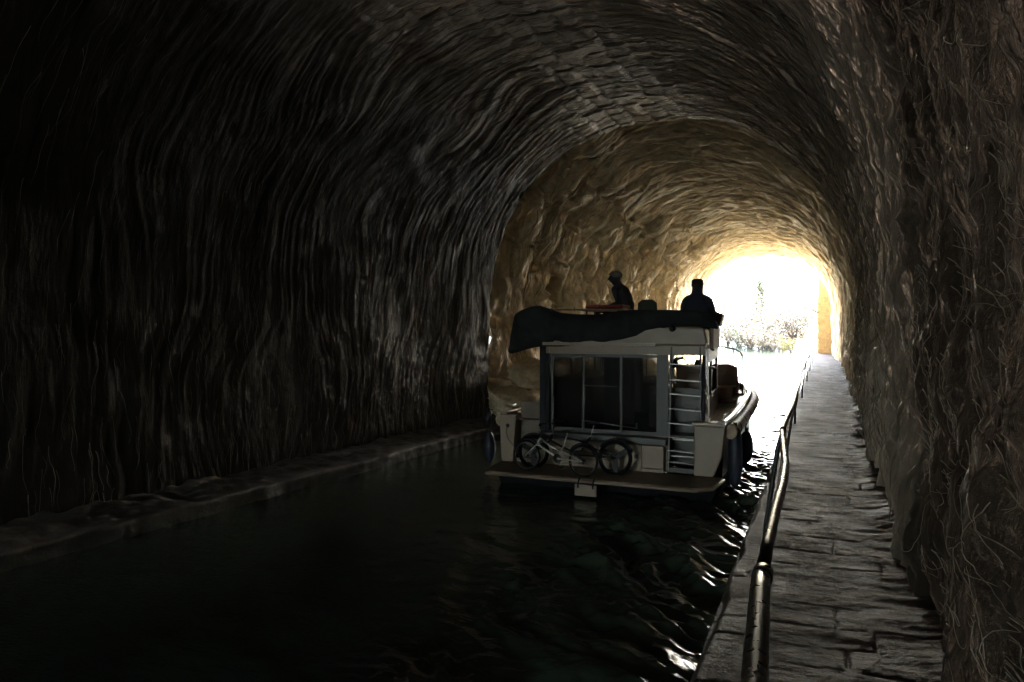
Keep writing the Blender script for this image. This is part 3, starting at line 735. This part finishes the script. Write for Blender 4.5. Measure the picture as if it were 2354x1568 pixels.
for sgn in (-1, 1):
    for y in (12.3, 15.9):
        x = CX+sgn*half(y)*.96; z = sheer(y)+.04
        MB().tube([(x, y-.11, z+.07), (x, y-.04, z+.06), (x, y+.04, z+.06), (x, y+.11, z+.07)], .016, 8).tube([(x, y-.03, z-.01), (x, y-.03, z+.06)], .014, 8).tube([(x, y+.03, z-.01), (x, y+.03, z+.06)], .014, 8).build('cleat', M['steel'], boat)

# ------------------------------------------------------------------ tarpaulin heaped along the stern edge of the roof
top = [(1168, 800), (1169, 775), (1174, 745), (1180, 722), (1192, 713), (1215, 704), (1236, 702), (1256, 709), (1280, 719), (1320, 722), (1360, 723), (1395, 721), (1420, 714), (1450, 712), (1520, 712), (1600, 713), (1632, 722), (1640, 735), (1646, 748)]
bot = [(1168, 812), (1172, 813), (1182, 811), (1200, 805), (1222, 799), (1242, 797), (1262, 797), (1285, 797), (1320, 794), (1360, 791), (1400, 787), (1440, 781), (1480, 772), (1520, 761), (1550, 753), (1590, 751), (1622, 752), (1636, 756), (1646, 757)]
def resample(pts, n):
    p = np.array(pts, float); d = np.r_[0, np.cumsum(np.hypot(*np.diff(p, axis=0).T))]; q = np.linspace(0, d[-1], n)
    return np.stack([np.interp(q, d, p[:, 0]), np.interp(q, d, p[:, 1])], -1)
n, m = 120, 40; tpz, btz = resample(top, n), resample(bot, n); YTP = YC-.24
V = np.zeros((n, m, 3))
for i in range(n):
    A, B = at(*tpz[i], YTP), at(*btz[i], YTP)
    c = (A+B)/2; hh = max((A.z-B.z)/2, .01); dep = min(.30, .10+hh*1.0)
    for j in range(m):
        an = 2*PI*j/(m-1); cz, cyy = math.cos(an), math.sin(an)
        f = 1+.0*j
        x = c.x+(A.x-B.x)/2*cz; y = YTP + .06 - dep*.55*np.sign(cyy)*abs(cyy)**.8*(1 if cyy > 0 else -1.6*-1)
        V[i, j] = (x, YTP+.10 - (dep*.45 if cyy > 0 else dep*1.5)*cyy, c.z+hh*np.sign(cz)*abs(cz)**.8)
fold = .035*noise(V[..., 0]*3.6, V[..., 2]*8+V[..., 0]*2, 0, 300) + .012*noise(V[..., 0]*9, V[..., 2]*12, 0, 301)
V[..., 1] += fold; V[:, -1] = V[:, 0]
tarp = empty('tarpaulin', (CX, YTP, 2.66), 0, 'black folded awning heaped along the stern edge of the houseboat roof', 'awning')
np_mesh('folded_canvas', V-np.array([CX, YTP, 2.66]), grid_faces(n, m, True), M['canvas'], tarp)
for q in (0, n-1): MB().add([tuple(p) for p in V[q, :-1]], [list(range(m-1))]).build('canvas_end', M['canvas'], tarp)
b = MB().tube([(cabL+.25, YTP+.06, 2.66), (cabL+.25, YTP+.06, 2.93)], .012, 8).tube([at(1320, 716, YTP+.1), at(1320, 712, YTP+.1)+Vector((0, 0, .05))], .010, 8)
b.tube([at(1262, 711, YTP+.25), at(1440, 713, YTP+.25)], .016, 8)
b.build('awning_frame', M['deckpaint'], tarp)

# ------------------------------------------------------------------ fenders
def fender(name, loc, r, L, tilt, label, rope_top, loc_rope, fat=.55):
    root = empty(name, loc, 0, label, 'fender', 'fenders hanging from the houseboat')
    prof = []
    for k in range(15):
        q = k/14; rr = r*(math.sin(PI*q)**fat) if 0 < q < 1 else 0.001
        prof.append((max(rr, .012), -L/2+L*q))
    o = MB().lathe(prof, 18).build('fender_body', M['fender'], root, local=True); o.rotation_euler = (0, tilt, 0)
    MB().lathe([(0.0, L/2-.02), (.03, L/2-.02), (.03, L/2+.05), (0, L/2+.05)], 12).build('fender_eye', M['blackplastic'], root, local=True)
    a = Vector((0, 0, L/2+.03)); c = Vector(loc_rope)
    MB().tube([a, a*.5+c*.5+Vector((.01, 0, -.01)), c], .008, 6).build('rope', M['blackplastic'], root, local=True)
    return root
p = at(1125, 1029, YT+.25); fender('fender', p, .105, .60, 0, 'dark teardrop fender on the left stern quarter of the boat', 0, (.06, 0, .55), .6)
p = at(1122, 960, YT+.45); fender('fender', p, .055, .26, R(15), 'short black fender up at the left gunwale beside the ledge', 0, (.1, 0, .16))
p = at(1689, 1050, YT+.35); fender('fender', p, .12, 1.0, 0, 'long dark fender hanging to the water at the right stern corner', 0, (-.03, 0, .55), .28)
p = at(1715, 1027, YT+1.35); fender('fender', p, .115, .56, 0, 'shorter plump fender forward of the long one on the right side', 0, (-.06, 0, .42), .4)

# ------------------------------------------------------------------ bicycles
def wheel(root, cx, r, tyre, mag, y=0):
    w = MB(); w.tube([(cx+r*math.cos(2*PI*k/36), y, r+r*math.sin(2*PI*k/36)) for k in range(36)], tyre, 8, closed=True)
    o = w.build('wheel', M['rubber'], root, local=True)
    rr = r-tyre*1.1
    MB().tube([(cx+rr*math.cos(2*PI*k/36), y, r+rr*math.sin(2*PI*k/36)) for k in range(36)], .010, 8, closed=True).build('rim', M['frame'] if not mag else M['bikedark'], o, local=True)
    sp = MB()
    if mag:
        for k in range(3):
            an = 2*PI*k/3+.6
            a = Vector((cx, y, r)); c = a+Vector((rr*math.cos(an), 0, rr*math.sin(an)))
            sp.bar(a, c, .022, .085, (math.sin(an), 0, -math.cos(an)))
    else:
        for k in range(20):
            an = 2*PI*k/20+.1; a = Vector((cx, y+(.02 if k % 2 else -.02), r)); sp.tube([a, Vector((cx+rr*math.cos(an), y, r+rr*math.sin(an)))], .0016, 4)
    sp.lathe([(0, -.045), (.022, -.045), (.016, 0), (.022, .045), (0, .045)], 10, (cx, y, r), 'y')
    sp.build('spokes', M['bikedark'] if mag else M['frame'], o, local=True)
def bike(loc, rz, lean, wb, r, tyre, mag, fm, label, low):
    root = empty('bicycle', loc, 0, label, 'bicycle', 'bicycles parked on the stern platform')
    root.rotation_euler = (lean, 0, rz)
    wheel(root, 0, r, tyre, mag); wheel(root, wb, r, tyre, mag)
    A = Vector((0, 0, r)); B = Vector((wb, 0, r)); hd = Vector((wb*.23, 0, r+.30)); hd2 = hd+Vector((-.035, 0, -.10)); bb = Vector((wb*.56, 0, r-.0))
    st = Vector((wb*.70, 0, r+.30)) if not low else Vector((wb*.66, 0, r+.22))
    f = MB()
    f.tube([hd, hd2], .021, 10)
    if low: f.tube([hd, lerp(hd, bb, .45)+Vector((.05, 0, .015)), lerp(bb, st, .55)], .015, 10)
    else: f.tube([hd, lerp(hd, st, .5)+Vector((0, 0, -.05)), lerp(bb, st, .7)], .016, 10)
    f.tube([hd2, bb], .016, 10); f.tube([bb, st], .014, 10)
    for s in (-.045, .045):
        f.tube([bb+Vector((0, s*.6, 0)), B+Vector((0, s, 0))], .010, 8); f.tube([lerp(bb, st, .6)+Vector((0, s*.5, 0)), B+Vector((0, s, 0))], .009, 8)
    f.build('frame', fm, root, local=True)
    k = MB()
    for s in (-.045, .045): k.tube([hd2+Vector((-.01, s, -.01)), A+Vector((0, s, 0))], .011, 8)
    k.tube([hd2+Vector((0, -.05, -.01)), hd2+Vector((0, .05, -.01))], .016, 8); k.build('fork', fm, root, local=True)
    hb_ = MB(); top_ = hd+Vector((.03, 0, .24)); hb_.tube([hd, top_], .013, 8)
    hb_.tube([top_+Vector((.09, -.26, -.01)), top_+Vector((.04, -.16, .01)), top_, top_+Vector((.04, .16, .01)), top_+Vector((.09, .26, -.01))], .011, 8)
    h = hb_.build('handlebar', M['blackplastic'], root, local=True)
    for s in (-1, 1): MB().tube([top_+Vector((.075, s*.22, -.005)), top_+Vector((.115, s*.31, -.015))], .017, 8).build('grip', M['rubber'], h, local=True)
    sd = st+Vector((.05, 0, .20)); p_ = MB().tube([st, sd], .012, 8).build('seat_post', M['alu'], root, local=True)
    MB().add([Vector(q)+sd for q in ((-.15, -.02, .0), (-.15, .02, 0), (0, .045, .01), (.11, .085, .03), (.13, .06, .04), (.13, -.06, .04), (.11, -.085, .03), (0, -.045, .01),
             (-.14, -.015, .035), (-.14, .015, .035), (0, .035, .045), (.11, .07, .065), (.12, .05, .07), (.12, -.05, .07), (.11, -.07, .065), (0, -.035, .045))],
             [list(range(8)), list(range(15, 7, -1))]+[(i, (i+1) % 8, 8+(i+1) % 8, 8+i) for i in range(8)], True).build('saddle', M['blackplastic'], p_, local=True, sub=1)
    c = MB().lathe([(.0, -.03), (.075, -.03), (.075, -.024), (0, -.024)], 20, tuple(bb), 'y'); c.tube([bb+Vector((0, -.05, 0)), bb+Vector((.09, -.05, -.13))], .009, 6).tube([bb+Vector((0, .05, 0)), bb+Vector((-.09, .05, .13))], .009, 6)
    ck = c.build('crank', M['steel'], root, local=True)
    for s in (-1, 1): 
        q = bb+Vector((-.09*s, .085*s, .13*s)); MB().box(q.x-.04, q.x+.04, q.y-.035, q.y+.035, q.z-.01, q.z+.01).build('pedal', M['blackplastic'], ck, local=True)
    MB().tube([bb+Vector((0, -.027, .07)), B+Vector((0, -.03, .03)), B+Vector((.03, -.03, 0)), B+Vector((0, -.03, -.03)), bb+Vector((0, -.027, -.07))], .005, 5).build('chain', M['frame'], root, local=True)
    for c_, a0, a1 in ((A, .7, 2.3), (B, .4, 2.6)):
        MB().tube([c_+Vector(((r+.035)*math.cos(a0+(a1-a0)*q/10), 0, (r+.035)*math.sin(a0+(a1-a0)*q/10))) for q in range(11)], .014, 6, flat=1.6).build('mudguard', M['bikedark'], root, local=True)
    return root
def two(u0, v0, u1, v1):                        # where the two tyres stand on the platform
    a, c = atz(u0, v0, .302), atz(u1, v1, .302); d = c-a; return a, math.atan2(d.y, d.x), d.length
a, rz, wb = two(1209, 1080, 1339, 1095)
bike((a.x, a.y, .302), rz, R(-5), wb, .238, .018, False, M['alu'], 'silver step-through bicycle nearest the platform edge with thin tyres', True)
a, rz, wb = two(1224, 1073, 1412, 1090)
bike((a.x, a.y, .302), rz, R(-7), wb, .258, .028, True, M['bikedark'], 'dark bicycle with fat tyres and three-spoke wheels against the transom', False)

# ------------------------------------------------------------------ people
def person(name, loc, rz, joints, edges, mats, label, hair):
    me = bpy.data.meshes.new(name); names = list(joints)
    me.from_pydata([joints[k][0] for k in names], [(names.index(a), names.index(b)) for a, b in edges], [])
    root = empty(name, loc, rz, label, 'person')
    o = link_mesh('body', me, mats, root)
    sk = o.modifiers.new('skin', 'SKIN'); sk.use_smooth_shade = True
    for k, nme in enumerate(names):
        r = joints[nme][1]; v = me.skin_vertices[0].data[k]; v.radius = (r, r) if not isinstance(r, tuple) else r; v.use_root = nme == 'pelvis'
    s = o.modifiers.new('sub', 'SUBSURF'); s.levels = s.render_levels = 2
    return root
def fig(arm_l, arm_r, lean, head, leg):
    """seated figure facing +y; arms given as shoulder-relative elbow, wrist"""
    J = {'pelvis': ((0, 0, .10), (.15, .12)), 'waist': ((0, lean*.25, .26), (.14, .105)), 'chest': ((0, lean*.65, .44), (.165, .115)), 'collar': ((0, lean, .56), (.10, .08)),
         'neck': ((0, lean+head[1]*.3, .63), .055), 'jaw': ((head[0]*.6, lean+head[1]*.7+.015, .70), (.062, .075)), 'skull': ((head[0], lean+head[1], .765), (.078, .095)), 'crown': ((head[0], lean+head[1]-.005, .815), (.06, .075)),
         'nose': ((head[0], lean+head[1]+.125, .735), .012)}
    E = [('pelvis', 'waist'), ('waist', 'chest'), ('chest', 'collar'), ('collar', 'neck'), ('neck', 'jaw'), ('jaw', 'skull'), ('skull', 'crown'), ('jaw', 'nose')]
    for s, arm in ((-1, arm_l), (1, arm_r)):
        q = 'l' if s < 0 else 'r'
        J['sh'+q] = ((s*.19, lean*.95, .52), .062); E.append(('collar', 'sh'+q))
        J['el'+q] = (arm[0], .045); J['wr'+q] = (arm[1], .030); E += [('sh'+q, 'el'+q), ('el'+q, 'wr'+q)]
        w = Vector(arm[1]); d = (w-Vector(arm[0])).normalized(); side = d.cross(Vector((0, 0, 1))).normalized()
        J['pa'+q] = (tuple(w+d*.07), (.036, .018)); E.append(('wr'+q, 'pa'+q))
        for k, ln in enumerate((.065, .078, .072, .055)):
            b = w+d*.10+side*((k-1.5)*.021); c = b+d*ln*.55; e_ = c+d*ln*.4+Vector((0, 0, -ln*.35))
            J[f'f{k}a'+q] = (tuple(b), .0095); J[f'f{k}b'+q] = (tuple(c), .0088); J[f'f{k}c'+q] = (tuple(e_), .007)
            E += [('pa'+q, f'f{k}a'+q), (f'f{k}a'+q, f'f{k}b'+q), (f'f{k}b'+q, f'f{k}c'+q)]
        tb = w+d*.035+side*(-s*.04); J['ta'+q] = (tuple(tb), .011); J['tb'+q] = (tuple(tb+d*.05+Vector((0, 0, -.02))), .008); E += [('wr'+q, 'ta'+q), ('ta'+q, 'tb'+q)]
        J['hip'+q] = ((s*.10, .06, .09), .095); J['kn'+q] = ((s*.14, .48, leg[0]), .062); J['an'+q] = ((s*.13, .50+leg[2], leg[1]), .04); J['toe'+q] = ((s*.14, .68+leg[2], leg[1]-.04), .032)
        E += [('pelvis', 'hip'+q), ('hip'+q, 'kn'+q), ('kn'+q, 'an'+q), ('an'+q, 'toe'+q)]
    return J, E
def hair_cap(root, c, r, mat, name='hair', squash=(1, 1.2, 1), cut=-.25):
    n, m = 14, 24; th = np.linspace(.01, PI*.62, n)[:, None]; ph = np.linspace(0, 2*PI, m)[None, :]
    x, y, z = np.sin(th)*np.cos(ph), np.sin(th)*np.sin(ph), np.cos(th)*np.ones_like(ph)
    k = 1+.05*noise(x*5, y*5, z*5, 400)
    z = np.where((y > .35) & (z < .25), .25+(z-.25)*.2, z)
    V = np.stack([c[0]+x*k*r*squash[0], c[1]+y*k*r*squash[1], c[2]+z*k*r*squash[2]], -1)
    return np_mesh(name, V, grid_faces(n, m, True), mat, root)
def two_tone(o, skin, cut_z, J, hands):        # skin shows at head and hands
    me = o.data; me.materials.append(skin)
J, E = fig(((-.25, .05, .27), (-.12, .26, .22)), ((.25, .05, .27), (.12, .27, .22)), .16, (0, .09), (.14, -.10, .0))
for k_, r_ in (('pelvis', (.19, .17)), ('waist', (.18, .155)), ('chest', (.175, .14)), ('skull', (.085, .105)), ('jaw', (.068, .08))): J[k_] = (J[k_][0], r_)
p1 = person('person', (at(1443, 700, 14.3).x, 14.3, 2.84), R(78), J, E, M['shirtdark'], 'person in dark clothes sitting in profile on the boat roof with bowed head', None)
p1.scale = (1.2, 1.2, 1.04)
hair_cap(p1, (0, .225, .79), .098, M['greyhair'])
J, E = fig(((-.24, .06, .24), (-.14, .28, .16)), ((.25, .08, .25), (.18, .36, .24)), .03, (0, .02), (.05, -.28, -.02))
for k_, r_ in (('pelvis', (.20, .15)), ('waist', (.21, .15)), ('chest', (.21, .14)), ('collar', (.12, .09)), ('ell', .07), ('elr', .07), ('shl', .085), ('shr', .085), ('neck', .07), ('jaw', (.078, .085)), ('skull', (.09, .10)), ('crown', (.08, .085))): J[k_] = (J[k_][0], r_)
p2 = person('person', (at(1601, 720, YC+.45).x, YC+.45, 2.58), R(-4), J, E, M['shirtblue'], 'broad person in a navy jacket seated at the helm seen from behind', None)
hair_cap(p2, (0, .035, .77), .098, M['hair'], 'hair')
MB().lathe([(.0, .875), (.06, .87), (.092, .85), (.098, .81), (.10, .78), (.0, .78)], 20, (0, .04, 0)).build('cap', M['shirtblue'], p2, local=True)
# helper seat under the first person, red cushion, green chair on the roof
rs = empty('deck_chair', (p1.location.x+.02, 14.3, 2.66), 0, 'low dark seat on the boat roof under the person with bowed head', 'seat')
MB().box(p1.location.x-.2, p1.location.x+.26, 14.08, 14.52, 2.78, 2.84).build('seat', M['seatbrown'], rs, bevel=.02)
for dx, dy in ((-.16, .12-.28), (.2, .12-.28), (-.16, .16), (.2, .16)):
    x, y = p1.location.x+dx, 14.3+dy; MB().tube([(x, y, 2.661), (x, y, 2.785)], .016, 8).build('leg', M['frame'], rs)
a, c = at(1352, 706, 13.5), at(1437, 700, 13.5)
cu = empty('cushion', ((a.x+c.x)/2, 13.5, 2.94), 0, 'red vinyl sunbathing cushion lying across the boat roof', 'cushion')
for q0, q1 in ((0, .40), (.41, 1)):
    x0, x1 = lerp(a.x, c.x, q0), lerp(a.x, c.x, q1); MB().box(x0, x1, 13.3, 13.9, 2.985, 3.06).build('pad', M['red'], cu, bevel=.03, seg=3)
tb = empty('roof_table', ((a.x+c.x)/2, 13.55, 2.66), 0, 'low pale table on the boat roof under the red cushion', 'table')
MB().box(a.x-.06, c.x+.04, 13.25, 13.95, 2.94, 2.982).build('table_top', M['deckpaint'], tb, bevel=.01)
for x in (a.x+.02, c.x-.04):
    for y in (13.33, 13.87): MB().tube([(x, y, 2.661), (x, y, 2.94)], .018, 8).build('leg', M['frame'], tb)
p = at(1487, 705, 14.6)
gs = empty('folding_chair', (p.x, 14.6, 2.66), 0, 'dark green canvas chair back between the two people on the roof', 'chair')
MB().prism([(p.x-.20, 2.86), (p.x+.20, 2.86), (p.x+.19, 3.12), (p.x+.10, 3.19), (p.x-.10, 3.19), (p.x-.19, 3.12)], 14.6, 14.66).build('backrest', M['green'], gs, bevel=.02)
MB().box(p.x-.2, p.x+.2, 14.67, 15.05, 2.86, 2.9).build('seat', M['green'], gs, bevel=.01)
for dx in (-.19, .19):
    for y in (14.63, 15.02): MB().tube([(p.x+dx, y, 2.661), (p.x+dx, y, 2.87)], .012, 8).build('leg', M['frame'], gs)

# ------------------------------------------------------------------ outside the tunnel
def bank_r(Y): return -.55 - .0035*np.maximum(Y-50, 0)**2
gx, gy = np.arange(-150, 90, 1.2), np.concatenate([np.arange(44.4, 120, .8), np.arange(120, 420, 6)])
XX, YY = np.meshgrid(gx, gy)
br_ = bank_r(np.minimum(YY, 135)); dr = XX-br_; dl = (br_-8.2)-XX
out = np.maximum(dr, dl)
hh = np.where(out < 0, -1.2, 0) + sstep(-.4, .9, out)*(1.1) + np.maximum(out-2, 0)*.16*sstep(2, 12, out) + .25*fbm(XX*.2, YY*.2, 0, 500, 4)*sstep(.2, 3, out)
hh = np.minimum(hh, 9) - sstep(150, 400, YY)*4
hh = hh + 5.5*sstep(1.2, 9, XX - .06*np.maximum(YY-60, 0) + .8*noise(XX*.3, YY*.3, 0, 507))*sstep(160, 110, YY)*(1+.1*noise(XX*.5, YY*.5, 0, 508))  # unseen rise on the right, added to dim the daylight reaching the left wall
o = np_mesh('ground', np.stack([XX, YY, hh], -1), grid_faces(len(gy), len(gx)), M['soil']); tag(o, kind='structure')
V = [(-160, 44, -.0), (60, 44, -.0), (60, 420, -.0), (-160, 420, -.0)]
o = np_mesh('open_water', np.array(V), np.array([[0, 1, 2, 3]]), M['water']); tag(o, kind='structure')
# yellow stone retaining wall at the mouth
rw = empty('retaining_wall', (.2, 43.4, 0), 0, 'smooth yellow stone wall standing just outside the right side of the tunnel mouth', 'wall')
wx0 = at(1879, 720, 43.4).x
MB().box(wx0+.05, 4.5, 43.4, 47, -.5, 6.4).build('wall_body', M['ashlar'], rw, bevel=.03)
b = MB(); z = -.5; k = 0
while z < 6.3:
    b.box(wx0-.0, wx0+.42+.12*(k % 2), 43.38, 43.4+.55-.1*(k % 2), z+.008, min(z+.46, 6.4)); z += .47; k += 1
b.build('quoin', M['ashlar'], rw, bevel=.012)
b = MB().box(wx0-.04, 4.5, 43.3, 47.05, 6.41, 6.58).build('cap_stone', M['ashlar'], rw, bevel=.02)

def plant(name, loc, h, spread, n_br, n_leaf, leafm, label, cat, shape='bush', ls=.07, group='plants on the far bank'):
    root = empty(name, loc, 0, label, cat, group)
    b = MB(); tips = []
    if shape == 'cypress':
        b.tube([(0, 0, -.3), (0.02, 0, h*.5), (0, 0, h*.95)], [h*.02, h*.013, .01], 7)
        for k in range(n_br):
            z = h*(.15+.8*random.random()); an = random.random()*6.28; L = spread*(1-z/h)*.8+.12
            e_ = Vector((L*math.cos(an), L*math.sin(an), z+L*1.3)); b.tube([(0, 0, z), e_], [.02, .006], 4); tips += [e_*q + Vector((0, 0, z))*(1-q) for q in (.4, .7, 1)]
    else:
        ns = 1 if shape == 'tree' else 5
        for q in range(ns):
            an0 = random.random()*6.28; lean = 0 if shape == 'tree' else spread*.35
            m = Vector((lean*math.cos(an0), lean*math.sin(an0), h*.45)); b.tube([(0, 0, -.3), m*.5+Vector((.05, 0, 0)), m], [h*.022, h*.016, h*.012], 6)
            for k in range(n_br//ns):
                an = random.random()*6.28; el = random.uniform(.1, 1.2); L = spread*random.uniform(.4, 1.0)
                s = m*(random.uniform(.5, 1.0) if shape == 'tree' else random.uniform(.05, 1.0)); mid = s+Vector((math.cos(an)*L*.5, math.sin(an)*L*.5, L*.45*math.sin(el)+.1)); e_ = s+Vector((math.cos(an)*L, math.sin(an)*L, L*math.sin(el)*1.1))
                e_.z = min(e_.z, h); b.tube([s, mid, e_], [h*.009, h*.006, .006], 4)
                for _ in range(3):
                    o_ = Vector((random.gauss(0, .3), random.gauss(0, .3), random.gauss(.1, .25)))*spread*.4; b.tube([lerp(mid, e_, random.random()), e_+o_], [.010, .004], 3); tips.append(e_+o_)
                tips += [e_, lerp(mid, e_, .5)]
    b.build('trunk', M['bark'], root, local=True)
    T = np.array([tuple(t) for t in tips]); idx = rng.integers(0, len(T), n_leaf); c = T[idx] + rng.normal(0, spread*.11, (n_leaf, 3))
    a = rng.normal(0, 1, (n_leaf, 3)); a /= np.linalg.norm(a, axis=1)[:, None]; q = rng.normal(0, 1, (n_leaf, 3)); bb = np.cross(a, q); bb /= np.linalg.norm(bb, axis=1)[:, None]
    sz = (ls*rng.uniform(.5, 1.4, n_leaf))[:, None]
    V = np.stack([c-a*sz, c+bb*sz*.45, c+a*sz, c-bb*sz*.45], 1)
    np_mesh('crown', V, np.arange(n_leaf*4).reshape(-1, 4), leafm, root, smooth=False)
    return root
def bankpt(u, Y, dz=0):
    p = at(u, 745, Y); x = p.x
    i = int(np.argmin(np.abs(gy-Y))); z = float(np.interp(x, gx, hh[i])); return (x, Y, max(z-.1, -.1))
plant('cypress', bankpt(1746, 100), 7.4, .9, 60, 900, M['leafgreen'], 'slim dark cypress rising above the bushes on the far bank', 'tree', 'cypress', .34, None)
bush = [(1700, 96, 4.2, 2.3, 'grey leafless bush leftmost beside the boat roof', 'leafdry', 260), (1728, 92, 3.4, 2.0, 'twiggy brown bush low on the bank below the cypress', 'leafdry', 380),
        (1765, 86, 4.4, 2.4, 'tall straggly bush in the middle of the far bank', 'leafdry', 600), (1790, 92, 4.6, 2.2, 'loose grey-green bush behind the straggly one', 'leafgreen', 420),
        (1680, 108, 4.0, 1.9, 'small faint bush farthest left on the bank', 'leafdry', 300), (1745, 82, 2.3, 1.6, 'low dense brown shrub at the water edge', 'leafdry', 700),
        (1822, 80, 5.2, 2.4, 'tall thin bush left of the yellow wall', 'leafgreen', 280)]
bush += [(1715, 104, 5.0, 2.6, 'pale dry bush behind the twiggy brown one', 'leafpale', 500), (1775, 100, 5.4, 2.8, 'broad pale bush right of the cypress', 'leafpale', 600), (1805, 84, 3.4, 2.0, 'pale tangled bush left of the yellow-green shrub', 'leafpale', 500),
         (1755, 90, 3.2, 2.2, 'wide pale thicket below the cypress', 'leafpale', 700), (1842, 88, 4.2, 1.8, 'pale thin bush next to the yellow wall', 'leafpale', 300),
         (1672, 102, 3.6, 2.2, 'pale rounded bush just right of the helm on the far bank', 'leafpale', 500), (1696, 98, 3.0, 2.2, 'pale low thicket between the boat roof and the cypress', 'leafpale', 600), (1722, 88, 2.0, 1.8, 'low greyish shrub at the waterline left of the centre', 'leafgreen', 500),
         (1775, 78, 1.6, 1.5, 'low pale scrub right at the waterline', 'leafpale', 500)]
for u, Y, h, sp, lab, lm, nl in bush: plant('bush', bankpt(u, Y), h*(1.35 if lm == 'leafpale' else 1.15), sp*1.15, 60, nl*3, M[lm], lab, 'bush', ls=.13)
plant('shrub', bankpt(1818, 74), 1.7, 1.0, 25, 900, M['leafyellow'], 'round yellow-green shrub on the bank near the yellow wall', 'shrub', ls=.09)
plant('shrub', bankpt(1790, 76), 1.2, .6, 18, 300, M['leafdry'], 'small dry brown shrub beside the yellow-green one', 'shrub', ls=.08)
plant('tree', (at(1893, 700, 58).x, 58, 1.0), 7.0, 2.6, 26, 420, M['leafgreen'], 'thin tree whose twigs reach past the yellow wall at the tunnel mouth', 'tree', 'tree', .10, None)

# ------------------------------------------------------------------ light
EL, AZ = R(34), R(35)                          # sun beyond the mouth, from the left
w = bpy.data.worlds.new('World'); SC.world = w; w.use_nodes = True
sky = w.node_tree.nodes.new('ShaderNodeTexSky'); sky.sky_type = 'NISHITA'; sky.sun_disc = False
sky.sun_elevation = EL; sky.sun_rotation = AZ; sky.dust_density = 3.2
bg = w.node_tree.nodes['Background']; bg.inputs['Strength'].default_value = .15
w.node_tree.links.new(sky.outputs[0], bg.inputs['Color'])
sun = bpy.data.lights.new('sun', 'SUN'); sun.energy = 2.3; sun.angle = R(.5); sun.color = (1, .93, .80)
so = bpy.data.objects.new('sun', sun); COL.objects.link(so); so.location = (-40, 80, 60)
dvec = Vector((math.sin(AZ)*math.cos(EL), math.cos(AZ)*math.cos(EL), math.sin(EL)))
so.rotation_euler = dvec.to_track_quat('Z', 'Y').to_euler()
SC.view_settings.view_transform = 'Standard'; SC.view_settings.look = 'None'; SC.view_settings.gamma = 1
SC.view_settings.exposure = 5.7
SC.cycles.max_bounces = 10; SC.cycles.diffuse_bounces = 6; SC.cycles.glossy_bounces = 4; SC.cycles.transparent_max_bounces = 12
SC.cycles.sample_clamp_indirect = 4; SC.cycles.caustics_reflective = True; SC.cycles.caustics_refractive = False
